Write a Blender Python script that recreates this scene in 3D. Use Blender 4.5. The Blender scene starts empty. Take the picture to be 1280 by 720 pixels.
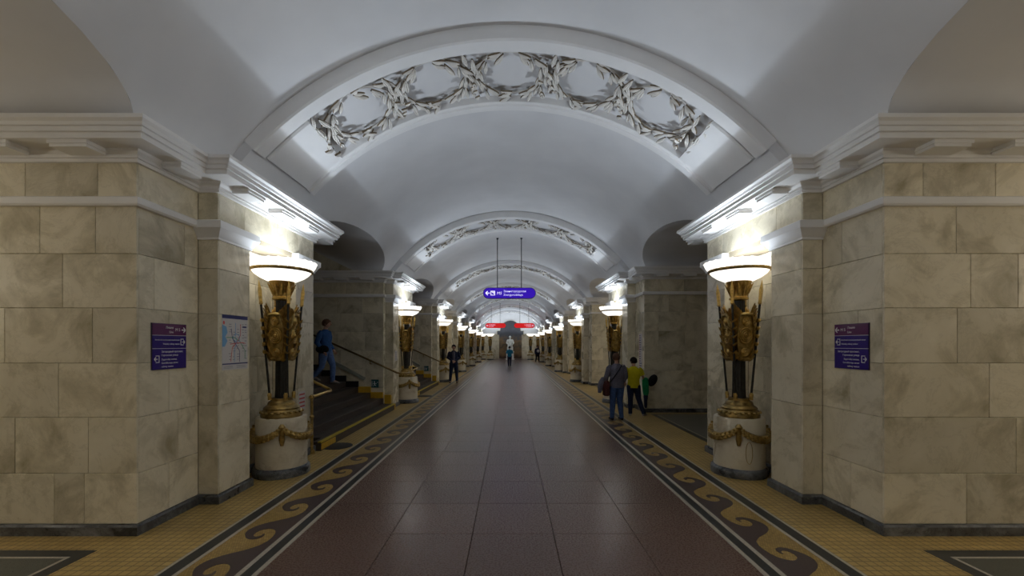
import bpy, bmesh, math, random
from mathutils import Vector, Matrix

random.seed(7)
PI = math.pi
C = bpy.context.scene.collection
SC = bpy.context.scene

# ------------------------------------------------------------------ camera, world, exposure
F_PX = 540.0
EYE = 1.85
cam_d = bpy.data.cameras.new('camera')
cam_d.sensor_width = 36.0
cam_d.lens = F_PX / 1280.0 * 36.0
cam_d.shift_x = 2.0 / 1280.0
cam_d.shift_y = 70.0 / 1280.0
cam_d.clip_start = 0.05
cam_d.clip_end = 300
cam = bpy.data.objects.new('camera', cam_d)
C.objects.link(cam)
cam.location = (0, 0, EYE)
cam.rotation_euler = (PI / 2, 0, 0)
SC.camera = cam

world = bpy.data.worlds.new('world')
SC.world = world
world.use_nodes = True
world.node_tree.nodes['Background'].inputs[0].default_value = (0.5, 0.55, 0.6, 1)
world.node_tree.nodes['Background'].inputs[1].default_value = 0.05
SC.view_settings.view_transform = 'Standard'
SC.view_settings.look = 'None'
SC.view_settings.exposure = 0.0
SC.view_settings.gamma = 1.0
SC.view_settings.use_curve_mapping = False
try:
    SC.cycles.max_bounces = 10
    SC.cycles.diffuse_bounces = 6
    SC.cycles.glossy_bounces = 4
    SC.cycles.caustics_reflective = False
    SC.cycles.caustics_refractive = False
    SC.cycles.sample_clamp_indirect = 4.0
except Exception:
    pass

LAMP_SIDE_W = 38.0     # the bowl's lamps on the hall side, shining across
LAMP_W = 32.0          # each bowl's lamps, shining up
LAMP_COL = (0.745, 0.86, 1.0)
BOWL_EMIT = 1.45
FILL_W = 60.0      # unseen lamps added behind the piers to fill their fronts

# ------------------------------------------------------------------ dimensions
P = 7.5                # pitch of the piers
C0 = 6.22              # centre of the first pier
NP = 7                 # piers 0..6 in view, pier -1 behind the camera
XB, XP, XN = 3.62, 3.39, 3.76   # lateral of pier body, pilaster face, niche back
YA, YZ = -1.21, 1.22   # pilaster outer edges relative to the pier's centre
E_FAR = 0.35
I0 = -2                # index of the rearmost pier
Y_BACK, Y_END = -12.2, 53.5
XOUT = 6.9
VC, VR = 1.29, 4.516   # main vault: centre height, radius
RS = 4.33              # rib soffit radius
ZS, RISE = 3.90, 0.50  # passage arches: springing, rise
def near_ext(s, i):
    return 0.2 if (s < 0 and i in (1, 2)) else 0.825
def pier_y(i):
    return C0 + P * i
def vx(z):
    return math.sqrt(max(0, VR * VR - (z - VC) ** 2))
STAIR_GAPS = (0, 1)     # left gaps following piers 0 and 1 hold stairs

# ------------------------------------------------------------------ materials
def new_mat(name):
    m = bpy.data.materials.new(name)
    m.use_nodes = True
    nt = m.node_tree
    b = nt.nodes['Principled BSDF']
    return m, nt, b
def plain(name, col, rough=0.6, metal=0.0, spec=0.5, noise=0.0, scale=8.0, emit=None, es=0.0, bump=0.0):
    m, nt, b = new_mat(name)
    b.inputs['Base Color'].default_value = (*col, 1)
    b.inputs['Roughness'].default_value = rough
    b.inputs['Metallic'].default_value = metal
    b.inputs['Specular IOR Level'].default_value = spec
    if noise > 0 or bump > 0:
        g = nt.nodes.new('ShaderNodeNewGeometry')
        n = nt.nodes.new('ShaderNodeTexNoise')
        n.inputs['Scale'].default_value = scale
        n.inputs['Detail'].default_value = 5
        nt.links.new(g.outputs['Position'], n.inputs['Vector'])
        if noise > 0:
            r = nt.nodes.new('ShaderNodeMapRange')
            r.inputs['From Min'].default_value = 0.3
            r.inputs['From Max'].default_value = 0.7
            r.inputs['To Min'].default_value = 1 - noise
            r.inputs['To Max'].default_value = 1 + noise
            nt.links.new(n.outputs['Fac'], r.inputs['Value'])
            mx = nt.nodes.new('ShaderNodeMix'); mx.data_type = 'RGBA'; mx.blend_type = 'MULTIPLY'
            mx.inputs['Factor'].default_value = 1
            mx.inputs[6].default_value = (*col, 1)
            nt.links.new(r.outputs['Result'], mx.inputs[7])
            nt.links.new(mx.outputs[2], b.inputs['Base Color'])
        if bump > 0:
            bp = nt.nodes.new('ShaderNodeBump')
            bp.inputs['Strength'].default_value = bump
            bp.inputs['Distance'].default_value = 0.01
            nt.links.new(n.outputs['Fac'], bp.inputs['Height'])
            nt.links.new(bp.outputs['Normal'], b.inputs['Normal'])
    if emit is not None:
        b.inputs['Emission Color'].default_value = (*emit, 1)
        b.inputs['Emission Strength'].default_value = es
    return m

def ramp(nt, stops):
    r = nt.nodes.new('ShaderNodeValToRGB')
    e = r.color_ramp.elements
    while len(e) < len(stops):
        e.new(0.5)
    for k, (p, c) in enumerate(stops):
        e[k].position = p
        e[k].color = (*c, 1)
    return r

def marble(name, light, mid, dark, rough=0.22, scale=1.6, vein=0.5, vary=0.16):
    """Stone with soft clouds, veins and a shade of its own for every slab."""
    m, nt, b = new_mat(name)
    L = nt.links.new
    g = nt.nodes.new('ShaderNodeNewGeometry')
    oi = nt.nodes.new('ShaderNodeObjectInfo')
    add = nt.nodes.new('ShaderNodeMath'); add.operation = 'ADD'
    L(g.outputs['Random Per Island'], add.inputs[0]); L(oi.outputs['Random'], add.inputs[1])
    fr = nt.nodes.new('ShaderNodeMath'); fr.operation = 'FRACT'
    L(add.outputs[0], fr.inputs[0])
    w = nt.nodes.new('ShaderNodeMath'); w.operation = 'MULTIPLY'; w.inputs[1].default_value = 37.0
    L(fr.outputs[0], w.inputs[0])
    n = nt.nodes.new('ShaderNodeTexNoise'); n.noise_dimensions = '4D'
    n.inputs['Scale'].default_value = scale; n.inputs['Detail'].default_value = 8
    n.inputs['Roughness'].default_value = 0.62; n.inputs['Distortion'].default_value = 0.8
    L(g.outputs['Position'], n.inputs['Vector']); L(w.outputs[0], n.inputs['W'])
    r1 = ramp(nt, [(0.30, dark), (0.47, mid), (0.70, light)])
    L(n.outputs['Fac'], r1.inputs['Fac'])
    n2 = nt.nodes.new('ShaderNodeTexNoise'); n2.noise_dimensions = '4D'
    n2.inputs['Scale'].default_value = scale * 0.9; n2.inputs['Detail'].default_value = 9
    n2.inputs['Roughness'].default_value = 0.7; n2.inputs['Distortion'].default_value = 1.6
    L(g.outputs['Position'], n2.inputs['Vector']); L(w.outputs[0], n2.inputs['W'])
    ab = nt.nodes.new('ShaderNodeMath'); ab.operation = 'SUBTRACT'; ab.inputs[1].default_value = 0.5
    L(n2.outputs['Fac'], ab.inputs[0])
    ab2 = nt.nodes.new('ShaderNodeMath'); ab2.operation = 'ABSOLUTE'
    L(ab.outputs[0], ab2.inputs[0])
    mr = nt.nodes.new('ShaderNodeMapRange')
    mr.inputs['From Min'].default_value = 0.0; mr.inputs['From Max'].default_value = 0.022
    mr.inputs['To Min'].default_value = vein; mr.inputs['To Max'].default_value = 0.0
    L(ab2.outputs[0], mr.inputs['Value'])
    mx = nt.nodes.new('ShaderNodeMix'); mx.data_type = 'RGBA'
    L(mr.outputs['Result'], mx.inputs['Factor']); L(r1.outputs['Color'], mx.inputs[6])
    mx.inputs[7].default_value = (*dark, 1)
    vr = nt.nodes.new('ShaderNodeMapRange')
    vr.inputs['To Min'].default_value = 1 - vary; vr.inputs['To Max'].default_value = 1 + vary
    L(fr.outputs[0], vr.inputs['Value'])
    mm = nt.nodes.new('ShaderNodeMix'); mm.data_type = 'RGBA'; mm.blend_type = 'MULTIPLY'
    mm.inputs['Factor'].default_value = 1
    L(mx.outputs[2], mm.inputs[6]); L(vr.outputs['Result'], mm.inputs[7])
    L(mm.outputs[2], b.inputs['Base Color'])
    rr = nt.nodes.new('ShaderNodeMapRange')
    rr.inputs['To Min'].default_value = rough * 0.8; rr.inputs['To Max'].default_value = rough * 1.5
    L(n.outputs['Fac'], rr.inputs['Value']); L(rr.outputs['Result'], b.inputs['Roughness'])
    return m

def granite(name, col, rough, sheet=False):
    m, nt, b = new_mat(name)
    L = nt.links.new
    g = nt.nodes.new('ShaderNodeNewGeometry')
    n = nt.nodes.new('ShaderNodeTexNoise'); n.inputs['Scale'].default_value = 260; n.inputs['Detail'].default_value = 3
    L(g.outputs['Position'], n.inputs['Vector'])
    r = ramp(nt, [(0.35, tuple(c * 0.55 for c in col)), (0.5, col), (0.68, tuple(min(1, c * 1.7) for c in col))])
    L(n.outputs['Fac'], r.inputs['Fac'])
    oi = nt.nodes.new('ShaderNodeObjectInfo')
    vr = nt.nodes.new('ShaderNodeMapRange'); vr.inputs['To Min'].default_value = 0.92; vr.inputs['To Max'].default_value = 1.08
    L(oi.outputs['Random'], vr.inputs['Value'])
    mm = nt.nodes.new('ShaderNodeMix'); mm.data_type = 'RGBA'; mm.blend_type = 'MULTIPLY'; mm.inputs['Factor'].default_value = 1
    L(r.outputs['Color'], mm.inputs[6]); L(vr.outputs['Result'], mm.inputs[7])
    out = mm.outputs[2]
    if sheet:
        br = nt.nodes.new('ShaderNodeTexBrick')
        br.offset = 0.0
        br.inputs['Scale'].default_value = 1.0
        br.inputs['Brick Width'].default_value = 0.79; br.inputs['Row Height'].default_value = 0.8
        br.inputs['Mortar Size'].default_value = 0.006
        br.inputs['Mortar'].default_value = (col[0] * .3, col[1] * .3, col[2] * .3, 1)
        sep = nt.nodes.new('ShaderNodeVectorMath'); sep.operation = 'ADD'; sep.inputs[1].default_value = (0.37, 0, 0)
        L(g.outputs['Position'], sep.inputs[0]); L(sep.outputs[0], br.inputs['Vector'])
        L(out, br.inputs['Color1']); L(out, br.inputs['Color2'])
        out = br.outputs['Color']
    L(out, b.inputs['Base Color'])
    b.inputs['Specular IOR Level'].default_value = 0.34
    n2 = nt.nodes.new('ShaderNodeTexNoise'); n2.inputs['Scale'].default_value = 60; n2.inputs['Detail'].default_value = 4
    L(g.outputs['Position'], n2.inputs['Vector'])
    rr = nt.nodes.new('ShaderNodeMapRange'); rr.inputs['To Min'].default_value = rough * .7; rr.inputs['To Max'].default_value = rough * 1.35
    L(n2.outputs['Fac'], rr.inputs['Value']); L(rr.outputs['Result'], b.inputs['Roughness'])
    bp = nt.nodes.new('ShaderNodeBump'); bp.inputs['Strength'].default_value = 0.12; bp.inputs['Distance'].default_value = 0.002
    L(n2.outputs['Fac'], bp.inputs['Height']); L(bp.outputs['Normal'], b.inputs['Normal'])
    return m

def mosaic(name, c1, c2, mortar, w, h, mort, rough=0.35, off=0.0, turn=0.0):
    m, nt, b = new_mat(name)
    L = nt.links.new
    g = nt.nodes.new('ShaderNodeNewGeometry')
    br = nt.nodes.new('ShaderNodeTexBrick')
    br.offset = off
    br.inputs['Scale'].default_value = 1.0
    br.inputs['Brick Width'].default_value = w; br.inputs['Row Height'].default_value = h
    br.inputs['Mortar Size'].default_value = mort
    br.inputs['Color1'].default_value = (*c1, 1); br.inputs['Color2'].default_value = (*c2, 1)
    br.inputs['Mortar'].default_value = (*mortar, 1)
    L(g.outputs['Position'], br.inputs['Vector'])
    n = nt.nodes.new('ShaderNodeTexNoise'); n.inputs['Scale'].default_value = 1.3; n.inputs['Detail'].default_value = 6
    L(g.outputs['Position'], n.inputs['Vector'])
    mr = nt.nodes.new('ShaderNodeMapRange'); mr.inputs['To Min'].default_value = 0.65; mr.inputs['To Max'].default_value = 1.35
    L(n.outputs['Fac'], mr.inputs['Value'])
    mm = nt.nodes.new('ShaderNodeMix'); mm.data_type = 'RGBA'; mm.blend_type = 'MULTIPLY'; mm.inputs['Factor'].default_value = 1
    L(br.outputs['Color'], mm.inputs[6]); L(mr.outputs['Result'], mm.inputs[7])
    L(mm.outputs[2], b.inputs['Base Color'])
    b.inputs['Roughness'].default_value = rough
    return m

M = {}
M['plaster'] = plain('vault_plaster', (0.74, 0.735, 0.74), 0.75, noise=0.05, scale=1.2)
M['plaster_white'] = plain('white_plaster', (0.84, 0.83, 0.82), 0.6, noise=0.03, scale=3)
M['leaf'] = plain('plaster_leaf', (0.76, 0.73, 0.68), 0.7, noise=0.08, scale=6)
M['leaf_shade'] = plain('shaded_leaf_edge', (0.20, 0.15, 0.095), 0.9, noise=0.2, scale=20)  # dark brown that paints the shadow line round each leaf
M['dust'] = plain('dusty_plaster', (0.60, 0.56, 0.52), 0.7, noise=0.12, scale=5)
M['marble'] = marble('pier_marble', (0.80, 0.735, 0.58), (0.69, 0.625, 0.47), (0.37, 0.32, 0.205), 0.24, 1.9, 0.26, 0.14)
M['joint'] = plain('wall_joint', (0.24, 0.20, 0.135), 0.8)
M['base'] = marble('dark_marble', (0.24, 0.25, 0.26), (0.075, 0.078, 0.083), (0.02, 0.022, 0.025), 0.25, 3.0, 0.7, 0.2)
M['pedestal'] = marble('pedestal_marble', (0.74, 0.68, 0.54), (0.66, 0.59, 0.45), (0.45, 0.37, 0.25), 0.25, 2.0, 0.25, 0.06)
M['granite'] = granite('red_granite', (0.128, 0.080, 0.063), 0.27)
M['granite_far'] = granite('red_granite_far', (0.128, 0.080, 0.063), 0.27, True)
M['yellow_tile'] = mosaic('ochre_tile', (0.50, 0.345, 0.115), (0.42, 0.285, 0.092), (0.21, 0.14, 0.048), 0.075, 0.075, 0.006, 0.4)
M['mosaic'] = mosaic('ochre_mosaic', (0.46, 0.31, 0.095), (0.30, 0.19, 0.05), (0.18, 0.115, 0.038), 0.022, 0.022, 0.002, 0.35, 0.5)
M['purple'] = plain('purple_mosaic', (0.062, 0.042, 0.042), 0.35, noise=0.2, scale=60)
M['black'] = plain('black_mosaic', (0.022, 0.025, 0.026), 0.35, noise=0.3, scale=60)
M['white_line'] = plain('white_mosaic', (0.42, 0.38, 0.31), 0.4, noise=0.2, scale=60)
M['greygreen'] = granite('greygreen_slab', (0.085, 0.088, 0.072), 0.3)
M['stair'] = granite('stair_granite', (0.055, 0.042, 0.034), 0.5)
M['stair_black'] = plain('black_skirting', (0.012, 0.011, 0.010), 0.5)
M['yellow'] = plain('yellow_paint', (0.62, 0.36, 0.02), 0.45, noise=0.15, scale=20)
M['yellow_line'] = plain('yellow_tape', (0.50, 0.38, 0.03), 0.5, noise=0.15, scale=15)
M['gold'] = plain('gilt_bronze', (0.56, 0.38, 0.12), 0.34, 1.0, noise=0.35, scale=25, bump=0.15)
M['bronze'] = plain('aged_bronze', (0.40, 0.28, 0.10), 0.36, 1.0, noise=0.45, scale=18, bump=0.2)
M['bronze_mid'] = plain('worn_bronze', (0.27, 0.185, 0.065), 0.38, 1.0, noise=0.4, scale=14, bump=0.2)
M['rail_bronze'] = plain('dark_rail_bronze', (0.20, 0.135, 0.055), 0.35, 1.0)
M['dark_bronze'] = plain('blackened_bronze', (0.035, 0.033, 0.028), 0.42, 0.6, noise=0.3, scale=20)
M['brass'] = plain('polished_brass', (0.70, 0.50, 0.16), 0.28, 1.0)
M['iron'] = plain('dark_iron', (0.02, 0.02, 0.022), 0.5, 0.3)
M['glass'] = plain('lit_opal_glass', (0.85, 0.83, 0.8), 0.35, emit=(1.0, 0.955, 0.87), es=BOWL_EMIT)
M['violet'] = plain('violet_sign', (0.10, 0.015, 0.10), 0.2)
M['indigo'] = plain('indigo_sign', (0.028, 0.012, 0.20), 0.2)
M['lit_violet'] = plain('lit_violet_sign', (0.02, 0.0, 0.18), 0.3, emit=(0.035, 0.0, 0.55), es=0.6)
M['lit_red'] = plain('lit_red_sign', (0.5, 0.01, 0.01), 0.3, emit=(0.75, 0.006, 0.006), es=0.65)
M['lit_text'] = plain('lit_lettering', (0.8, 0.8, 0.9), 0.4, emit=(0.8, 0.75, 1.0), es=0.75)
M['text'] = plain('white_lettering', (0.82, 0.80, 0.86), 0.4)
M['sign_edge'] = plain('sign_edge', (0.03, 0.02, 0.06), 0.4)
M['paper'] = plain('white_paper', (0.62, 0.60, 0.60), 0.5)
M['navy_print'] = plain('navy_print', (0.02, 0.025, 0.14), 0.5)
M['blue_print'] = plain('blue_print', (0.16, 0.36, 0.62), 0.5)
M['red_print'] = plain('red_print', (0.55, 0.06, 0.06), 0.5)
M['green_print'] = plain('green_print', (0.05, 0.30, 0.14), 0.5)
M['grey_print'] = plain('grey_print', (0.25, 0.25, 0.28), 0.5)
M['exit_green'] = plain('exit_green', (0.005, 0.075, 0.075), 0.4)
M['pale_metal'] = plain('pale_metal', (0.34, 0.36, 0.31), 0.4, 0.2)
M['skin'] = plain('skin', (0.46, 0.26, 0.18), 0.5)
M['statue'] = plain('statue_marble', (0.82, 0.83, 0.78), 0.4)
def cloth(name, col, n=0.2, s=20):
    return plain(name, col, 0.85, noise=n, scale=s, spec=0.2)
M['denim'] = cloth('denim', (0.045, 0.085, 0.20)); M['light_denim'] = cloth('light_denim', (0.10, 0.17, 0.36))
M['dark_denim'] = cloth('dark_denim', (0.016, 0.024, 0.055)); M['grey_knit'] = cloth('grey_knit', (0.125, 0.12, 0.155), 0.25, 40)
M['yellow_cloth'] = cloth('yellow_cloth', (0.58, 0.50, 0.01), 0.08); M['navy_cloth'] = cloth('navy_cloth', (0.014, 0.02, 0.05))
M['blue_cloth'] = cloth('blue_cloth', (0.035, 0.10, 0.26)); M['teal_cloth'] = cloth('teal_cloth', (0.015, 0.20, 0.34))
M['black_cloth'] = cloth('black_cloth', (0.008, 0.008, 0.009)); M['green_cloth'] = cloth('green_cloth', (0.01, 0.23, 0.08))
M['white_cloth'] = cloth('white_cloth', (0.5, 0.5, 0.5)); M['maroon'] = cloth('maroon_leather', (0.065, 0.018, 0.016))
M['hair_brown'] = cloth('brown_hair', (0.10, 0.05, 0.03)); M['hair_black'] = cloth('black_hair', (0.012, 0.010, 0.009))
M['shoe'] = cloth('dark_shoe', (0.02, 0.02, 0.025)); M['shoe_light'] = cloth('pale_shoe', (0.36, 0.33, 0.31))

def mural_mat():
    m, nt, b = new_mat('painted_landscape')
    L = nt.links.new
    g = nt.nodes.new('ShaderNodeNewGeometry')
    sx = nt.nodes.new('ShaderNodeSeparateXYZ'); L(g.outputs['Position'], sx.inputs[0])
    n = nt.nodes.new('ShaderNodeTexNoise'); n.inputs['Scale'].default_value = 1.6; n.inputs['Detail'].default_value = 6
    L(g.outputs['Position'], n.inputs['Vector'])
    a = nt.nodes.new('ShaderNodeMath'); a.operation = 'MULTIPLY_ADD'; a.inputs[1].default_value = 2.4; a.inputs[2].default_value = -1.2
    L(n.outputs['Fac'], a.inputs[0])
    s = nt.nodes.new('ShaderNodeMath'); s.operation = 'ADD'; L(sx.outputs['Z'], s.inputs[0]); L(a.outputs[0], s.inputs[1])
    mr = nt.nodes.new('ShaderNodeMapRange'); mr.inputs['From Max'].default_value = 4.8; L(s.outputs[0], mr.inputs['Value'])
    r = ramp(nt, [(0.05, (0.05, 0.02, 0.01)), (0.2, (0.22, 0.13, 0.05)), (0.34, (0.06, 0.05, 0.03)), (0.46, (0.24, 0.15, 0.07)), (0.58, (0.085, 0.09, 0.105)), (0.85, (0.05, 0.05, 0.055))])
    L(mr.outputs['Result'], r.inputs['Fac']); L(r.outputs['Color'], b.inputs['Base Color'])
    b.inputs['Roughness'].default_value = 0.6
    return m
M['mural'] = mural_mat()

# ------------------------------------------------------------------ mesh helpers
class MB:
    def __init__(s, flip=False):
        s.v = []; s.f = []; s.flip = flip
    def add(s, vs, fs):
        o = len(s.v)
        s.v += [tuple(v) for v in vs]
        s.f += [tuple(o + k for k in f) for f in fs]
        return s
    def box(s, x0, x1, y0, y1, z0, z1):
        x0, x1 = min(x0, x1), max(x0, x1)
        return s.add([(x0, y0, z0), (x1, y0, z0), (x1, y1, z0), (x0, y1, z0), (x0, y0, z1), (x1, y0, z1), (x1, y1, z1), (x0, y1, z1)],
                     [(3, 2, 1, 0), (4, 5, 6, 7), (0, 1, 5, 4), (1, 2, 6, 5), (2, 3, 7, 6), (3, 0, 4, 7)])
    def cbox(s, x0, x1, y0, y1, z0, z1, c=0.004):
        """box whose upper edges are chamfered"""
        vs = [(x0, y0, z0), (x1, y0, z0), (x1, y1, z0), (x0, y1, z0), (x0, y0, z1 - c), (x1, y0, z1 - c), (x1, y1, z1 - c), (x0, y1, z1 - c),
              (x0 + c, y0 + c, z1), (x1 - c, y0 + c, z1), (x1 - c, y1 - c, z1), (x0 + c, y1 - c, z1)]
        return s.add(vs, [(0, 1, 5, 4), (1, 2, 6, 5), (2, 3, 7, 6), (3, 0, 4, 7), (4, 5, 9, 8), (5, 6, 10, 9), (6, 7, 11, 10), (7, 4, 8, 11), (8, 9, 10, 11)])
    def quad(s, a, b, c, d):
        return s.add([a, b, c, d], [(0, 1, 2, 3)])
    def tube(s, pts, r, n=8, caps=True):
        pts = [Vector(p) for p in pts]
        rs = r if isinstance(r, (list, tuple)) else [r] * len(pts)
        up = Vector((0, 0, 1))
        d0 = (pts[1] - pts[0]).normalized()
        if abs(d0.dot(up)) > 0.95:
            up = Vector((1, 0, 0))
        a = d0.cross(up).normalized()
        rings = []
        for k, p in enumerate(pts):
            d = ((pts[min(k + 1, len(pts) - 1)] - pts[max(k - 1, 0)])).normalized()
            a = (a - d * a.dot(d)).normalized()
            bb = d.cross(a)
            rr = rs[k] if isinstance(rs[k], tuple) else (rs[k], rs[k])
            rings.append([p + a * math.cos(t) * rr[0] + bb * math.sin(t) * rr[1] for t in (2 * PI * j / n for j in range(n))])
        return s.loft(rings, caps)
    def loft(s, rings, caps=True):
        n = len(rings[0])
        vs = [v for r in rings for v in r]
        fs = []
        for k in range(len(rings) - 1):
            for j in range(n):
                j2 = (j + 1) % n
                fs.append((k * n + j, k * n + j2, (k + 1) * n + j2, (k + 1) * n + j))
        if caps:
            fs.append(tuple(reversed(range(n))))
            fs.append(tuple((len(rings) - 1) * n + j for j in range(n)))
        return s.add(vs, fs)
    def lathe(s, prof, n=24, c=(0, 0, 0), caps=True, scallop=None):
        rings = []
        for (r, z) in prof:
            ring = []
            for j in range(n):
                t = 2 * PI * j / n
                rr = r * (1 + (scallop[0] * abs(math.sin(scallop[1] * t / 2)) if scallop else 0))
                ring.append((c[0] + rr * math.cos(t), c[1] + rr * math.sin(t), c[2] + z))
            rings.append(ring)
        return s.loft(rings, caps)
    def prism(s, poly, z0, z1):
        n = len(poly)
        vs = [(x, y, z0) for x, y in poly] + [(x, y, z1) for x, y in poly]
        fs = [(j, (j + 1) % n, n + (j + 1) % n, n + j) for j in range(n)]
        fs += [tuple(reversed(range(n))), tuple(range(n, 2 * n))]
        return s.add(vs, fs)
    def ball(s, c, r, n=10, m=7):
        rx, ry, rz = r if isinstance(r, (tuple, list)) else (r, r, r)
        rings = []
        for k in range(1, m):
            a = PI * k / m
            rings.append([(c[0] + rx * math.sin(a) * math.cos(2 * PI * j / n), c[1] + ry * math.sin(a) * math.sin(2 * PI * j / n), c[2] - rz * math.cos(a)) for j in range(n)])
        return s.loft(rings, True)
    def xform(s, mat):
        s.v = [tuple(mat @ Vector(v)) for v in s.v]
        return s
    def join(s, o):
        return s.add(o.v, o.f)
    def mirror_x(s):
        s.v = [(-x, y, z) for x, y, z in s.v]
        s.f = [tuple(reversed(f)) for f in s.f]
        return s
    def mesh(s, name, mat, smooth=None):
        me = bpy.data.meshes.new(name)
        me.from_pydata(s.v, [], s.f)
        me.validate()
        bm = bmesh.new(); bm.from_mesh(me)
        bmesh.ops.recalc_face_normals(bm, faces=bm.faces)
        bm.to_mesh(me); bm.free()
        if mat is not None:
            me.materials.append(mat)
        if smooth is not None:
            me.shade_smooth()
            me.set_sharp_from_angle(angle=math.radians(smooth))
        return me
    def build(s, name, mat, parent=None, smooth=None):
        return link(name, s.mesh(name, mat, smooth), parent)

def link(name, data, parent=None, mat4=None):
    o = bpy.data.objects.new(name, data)
    C.objects.link(o)
    if parent is not None:
        o.parent = parent
    if mat4 is not None:
        o.matrix_local = mat4
    return o
def tag(o, label=None, cat=None, group=None, kind=None):
    for k, v in (('label', label), ('category', cat), ('group', group), ('kind', kind)):
        if v:
            o[k] = v
    return o
def empty(name, loc=(0, 0, 0), rz=0.0):
    o = bpy.data.objects.new(name, None)
    C.objects.link(o)
    o.location = loc
    o.rotation_euler = (0, 0, rz)
    return o
KIDS = {}
def copy_tree(o, parent=None):
    c = o.copy(); C.objects.link(c)
    if parent is not None:
        c.parent = parent
    for ch in list(o.children):
        copy_tree(ch, c)
    return c

def offset_path(path, d):
    """mitred offset of an open 2D polyline, to its right-hand side"""
    out = []
    n = len(path)
    for k in range(n):
        p = Vector(path[k])
        ns = []
        if k > 0:
            e = (p - Vector(path[k - 1])).normalized(); ns.append(Vector((e.y, -e.x)))
        if k < n - 1:
            e = (Vector(path[k + 1]) - p).normalized(); ns.append(Vector((e.y, -e.x)))
        if len(ns) == 1:
            out.append(p + ns[0] * d)
        else:
            m = (ns[0] + ns[1]).normalized()
            out.append(p + m * (d / max(0.2, m.dot(ns[0]))))
    return out
def sweep(mb, path, prof):
    rows = []
    for d, z in prof:
        rows.append([(q.x, q.y, z) for q in offset_path(path, d)])
    n = len(path); k = len(prof)
    vs = [v for r in rows for v in r]
    fs = []
    for a in range(k - 1):
        for b in range(n - 1):
            fs.append((a * n + b, a * n + b + 1, (a + 1) * n + b + 1, (a + 1) * n + b))
    # end caps
    fs.append(tuple(a * n for a in range(k)))
    fs.append(tuple(a * n + n - 1 for a in reversed(range(k))))
    return mb.add(vs, fs)

def panel(mb, p0, p1, s0, s1, z0, z1, t=0.02, g=0.0018, ch=0.003):
    """one wall slab on the face p0 -> p1 (its outer side to the right of that direction), between s0 and s1 along it"""
    a = Vector(p0); e = (Vector(p1) - a).normalized(); nn = Vector((e.y, -e.x))
    def q(s_, d, z):
        w = a + e * s_ + nn * d
        return (w.x, w.y, z)
    s0 += g; s1 -= g; z0 += g; z1 -= g
    vs = [q(s0, -t, z0), q(s1, -t, z0), q(s1, -t, z1), q(s0, -t, z1),
          q(s0, -ch, z0), q(s1, -ch, z0), q(s1, -ch, z1), q(s0, -ch, z1),
          q(s0 + ch, 0, z0 + ch), q(s1 - ch, 0, z0 + ch), q(s1 - ch, 0, z1 - ch), q(s0 + ch, 0, z1 - ch)]
    return mb.add(vs, [(0, 1, 5, 4), (1, 2, 6, 5), (2, 3, 7, 6), (3, 0, 4, 7), (4, 5, 9, 8), (5, 6, 10, 9), (6, 7, 11, 10), (7, 4, 8, 11), (8, 9, 10, 11)])

# ------------------------------------------------------------------ floor
def gap_range(s, i):
    """y range of the passage that follows pier i on side s"""
    return pier_y(i) + YZ + E_FAR, pier_y(i + 1) + YA - near_ext(s, i + 1)

floor = MB()
for s in (-1, 1):
    x0, x1 = sorted((s * 2.85, s * 9.0))
    floor.box(x0, x1, Y_BACK, Y_END, -0.06, 0.0)
floor.box(-2.85, 2.85, Y_BACK, Y_END, -0.12, -0.03)
FLOOR = tag(floor.build('floor', M['yellow_tile']), 'ochre tiled station floor with granite centre strip', 'floor', kind='structure')

joints_x = [-2.03, -1.16, -0.37, 0.42, 1.21, 2.03]
rows_y = []
y = 4.215 - 0.8 * 7
slab_cache = {}
far_y = 4.215 + 0.8 * 22
while y < far_y - 0.01:
    for k in range(5):
        w = joints_x[k + 1] - joints_x[k]
        key = k
        if key not in slab_cache:
            slab_cache[key] = MB().cbox(-w / 2 + .0025, w / 2 - .0025, -.3975, .3975, -.03, 0, .002).mesh('granite_slab', M['granite'])
        o = link('granite_slab', slab_cache[key], FLOOR)
        o.location = ((joints_x[k] + joints_x[k + 1]) / 2, y + 0.4, random.uniform(-.0004, .0004))
    y += 0.8
MB().box(-2.03, 2.03, far_y, Y_END, -.03, 0).build('granite_paving', M['granite_far'], FLOOR)
MB().box(-2.03, 2.03, Y_BACK, 4.215 - 5.6, -.03, 0).build('granite_paving', M['granite_far'], FLOOR)
for s in (-1, 1):
    for a, b, mm in ((2.03, 2.07, 'white_line'), (2.07, 2.16, 'black'), (2.16, 2.205, 'white_line'), (2.67, 2.705, 'white_line'), (2.705, 2.82, 'black'), (2.82, 2.85, 'white_line')):
        x0, x1 = sorted((s * a, s * b))
        MB().box(x0, x1, Y_BACK, Y_END, -.03, 0.0005).build('border_strip', M[mm], FLOOR)
    x0, x1 = sorted((s * 2.205, s * 2.67))
    MB().box(x0, x1, Y_BACK, Y_END, -.03, -.001).build('border_mosaic', M['mosaic'], FLOOR)
def catmull(pts, n=4):
    out = []
    for k in range(len(pts) - 1):
        p0 = Vector(pts[max(k - 1, 0)]); p1 = Vector(pts[k]); p2 = Vector(pts[k + 1]); p3 = Vector(pts[min(k + 2, len(pts) - 1)])
        for j in range(n):
            t = j / n
            out.append(0.5 * ((2 * p1) + (p2 - p0) * t + (2 * p0 - 5 * p1 + 4 * p2 - p3) * t * t + (3 * p1 - p0 - 3 * p2 + p3) * t ** 3))
    out.append(Vector(pts[-1]))
    return out
wave_edge = [(.69, .10), (.60, .075), (.50, .08), (.41, .105), (.345, .16), (.335, .225), (.375, .275), (.44, .29), (.495, .27), (.51, .235), (.485, .205), (.45, .205),
             (.455, .185), (.51, .175), (.555, .20), (.57, .25), (.55, .305), (.50, .35), (.43, .39), (.34, .40), (.25, .365), (.17, .29), (.09, .18), (0.0, .10)]
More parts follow.
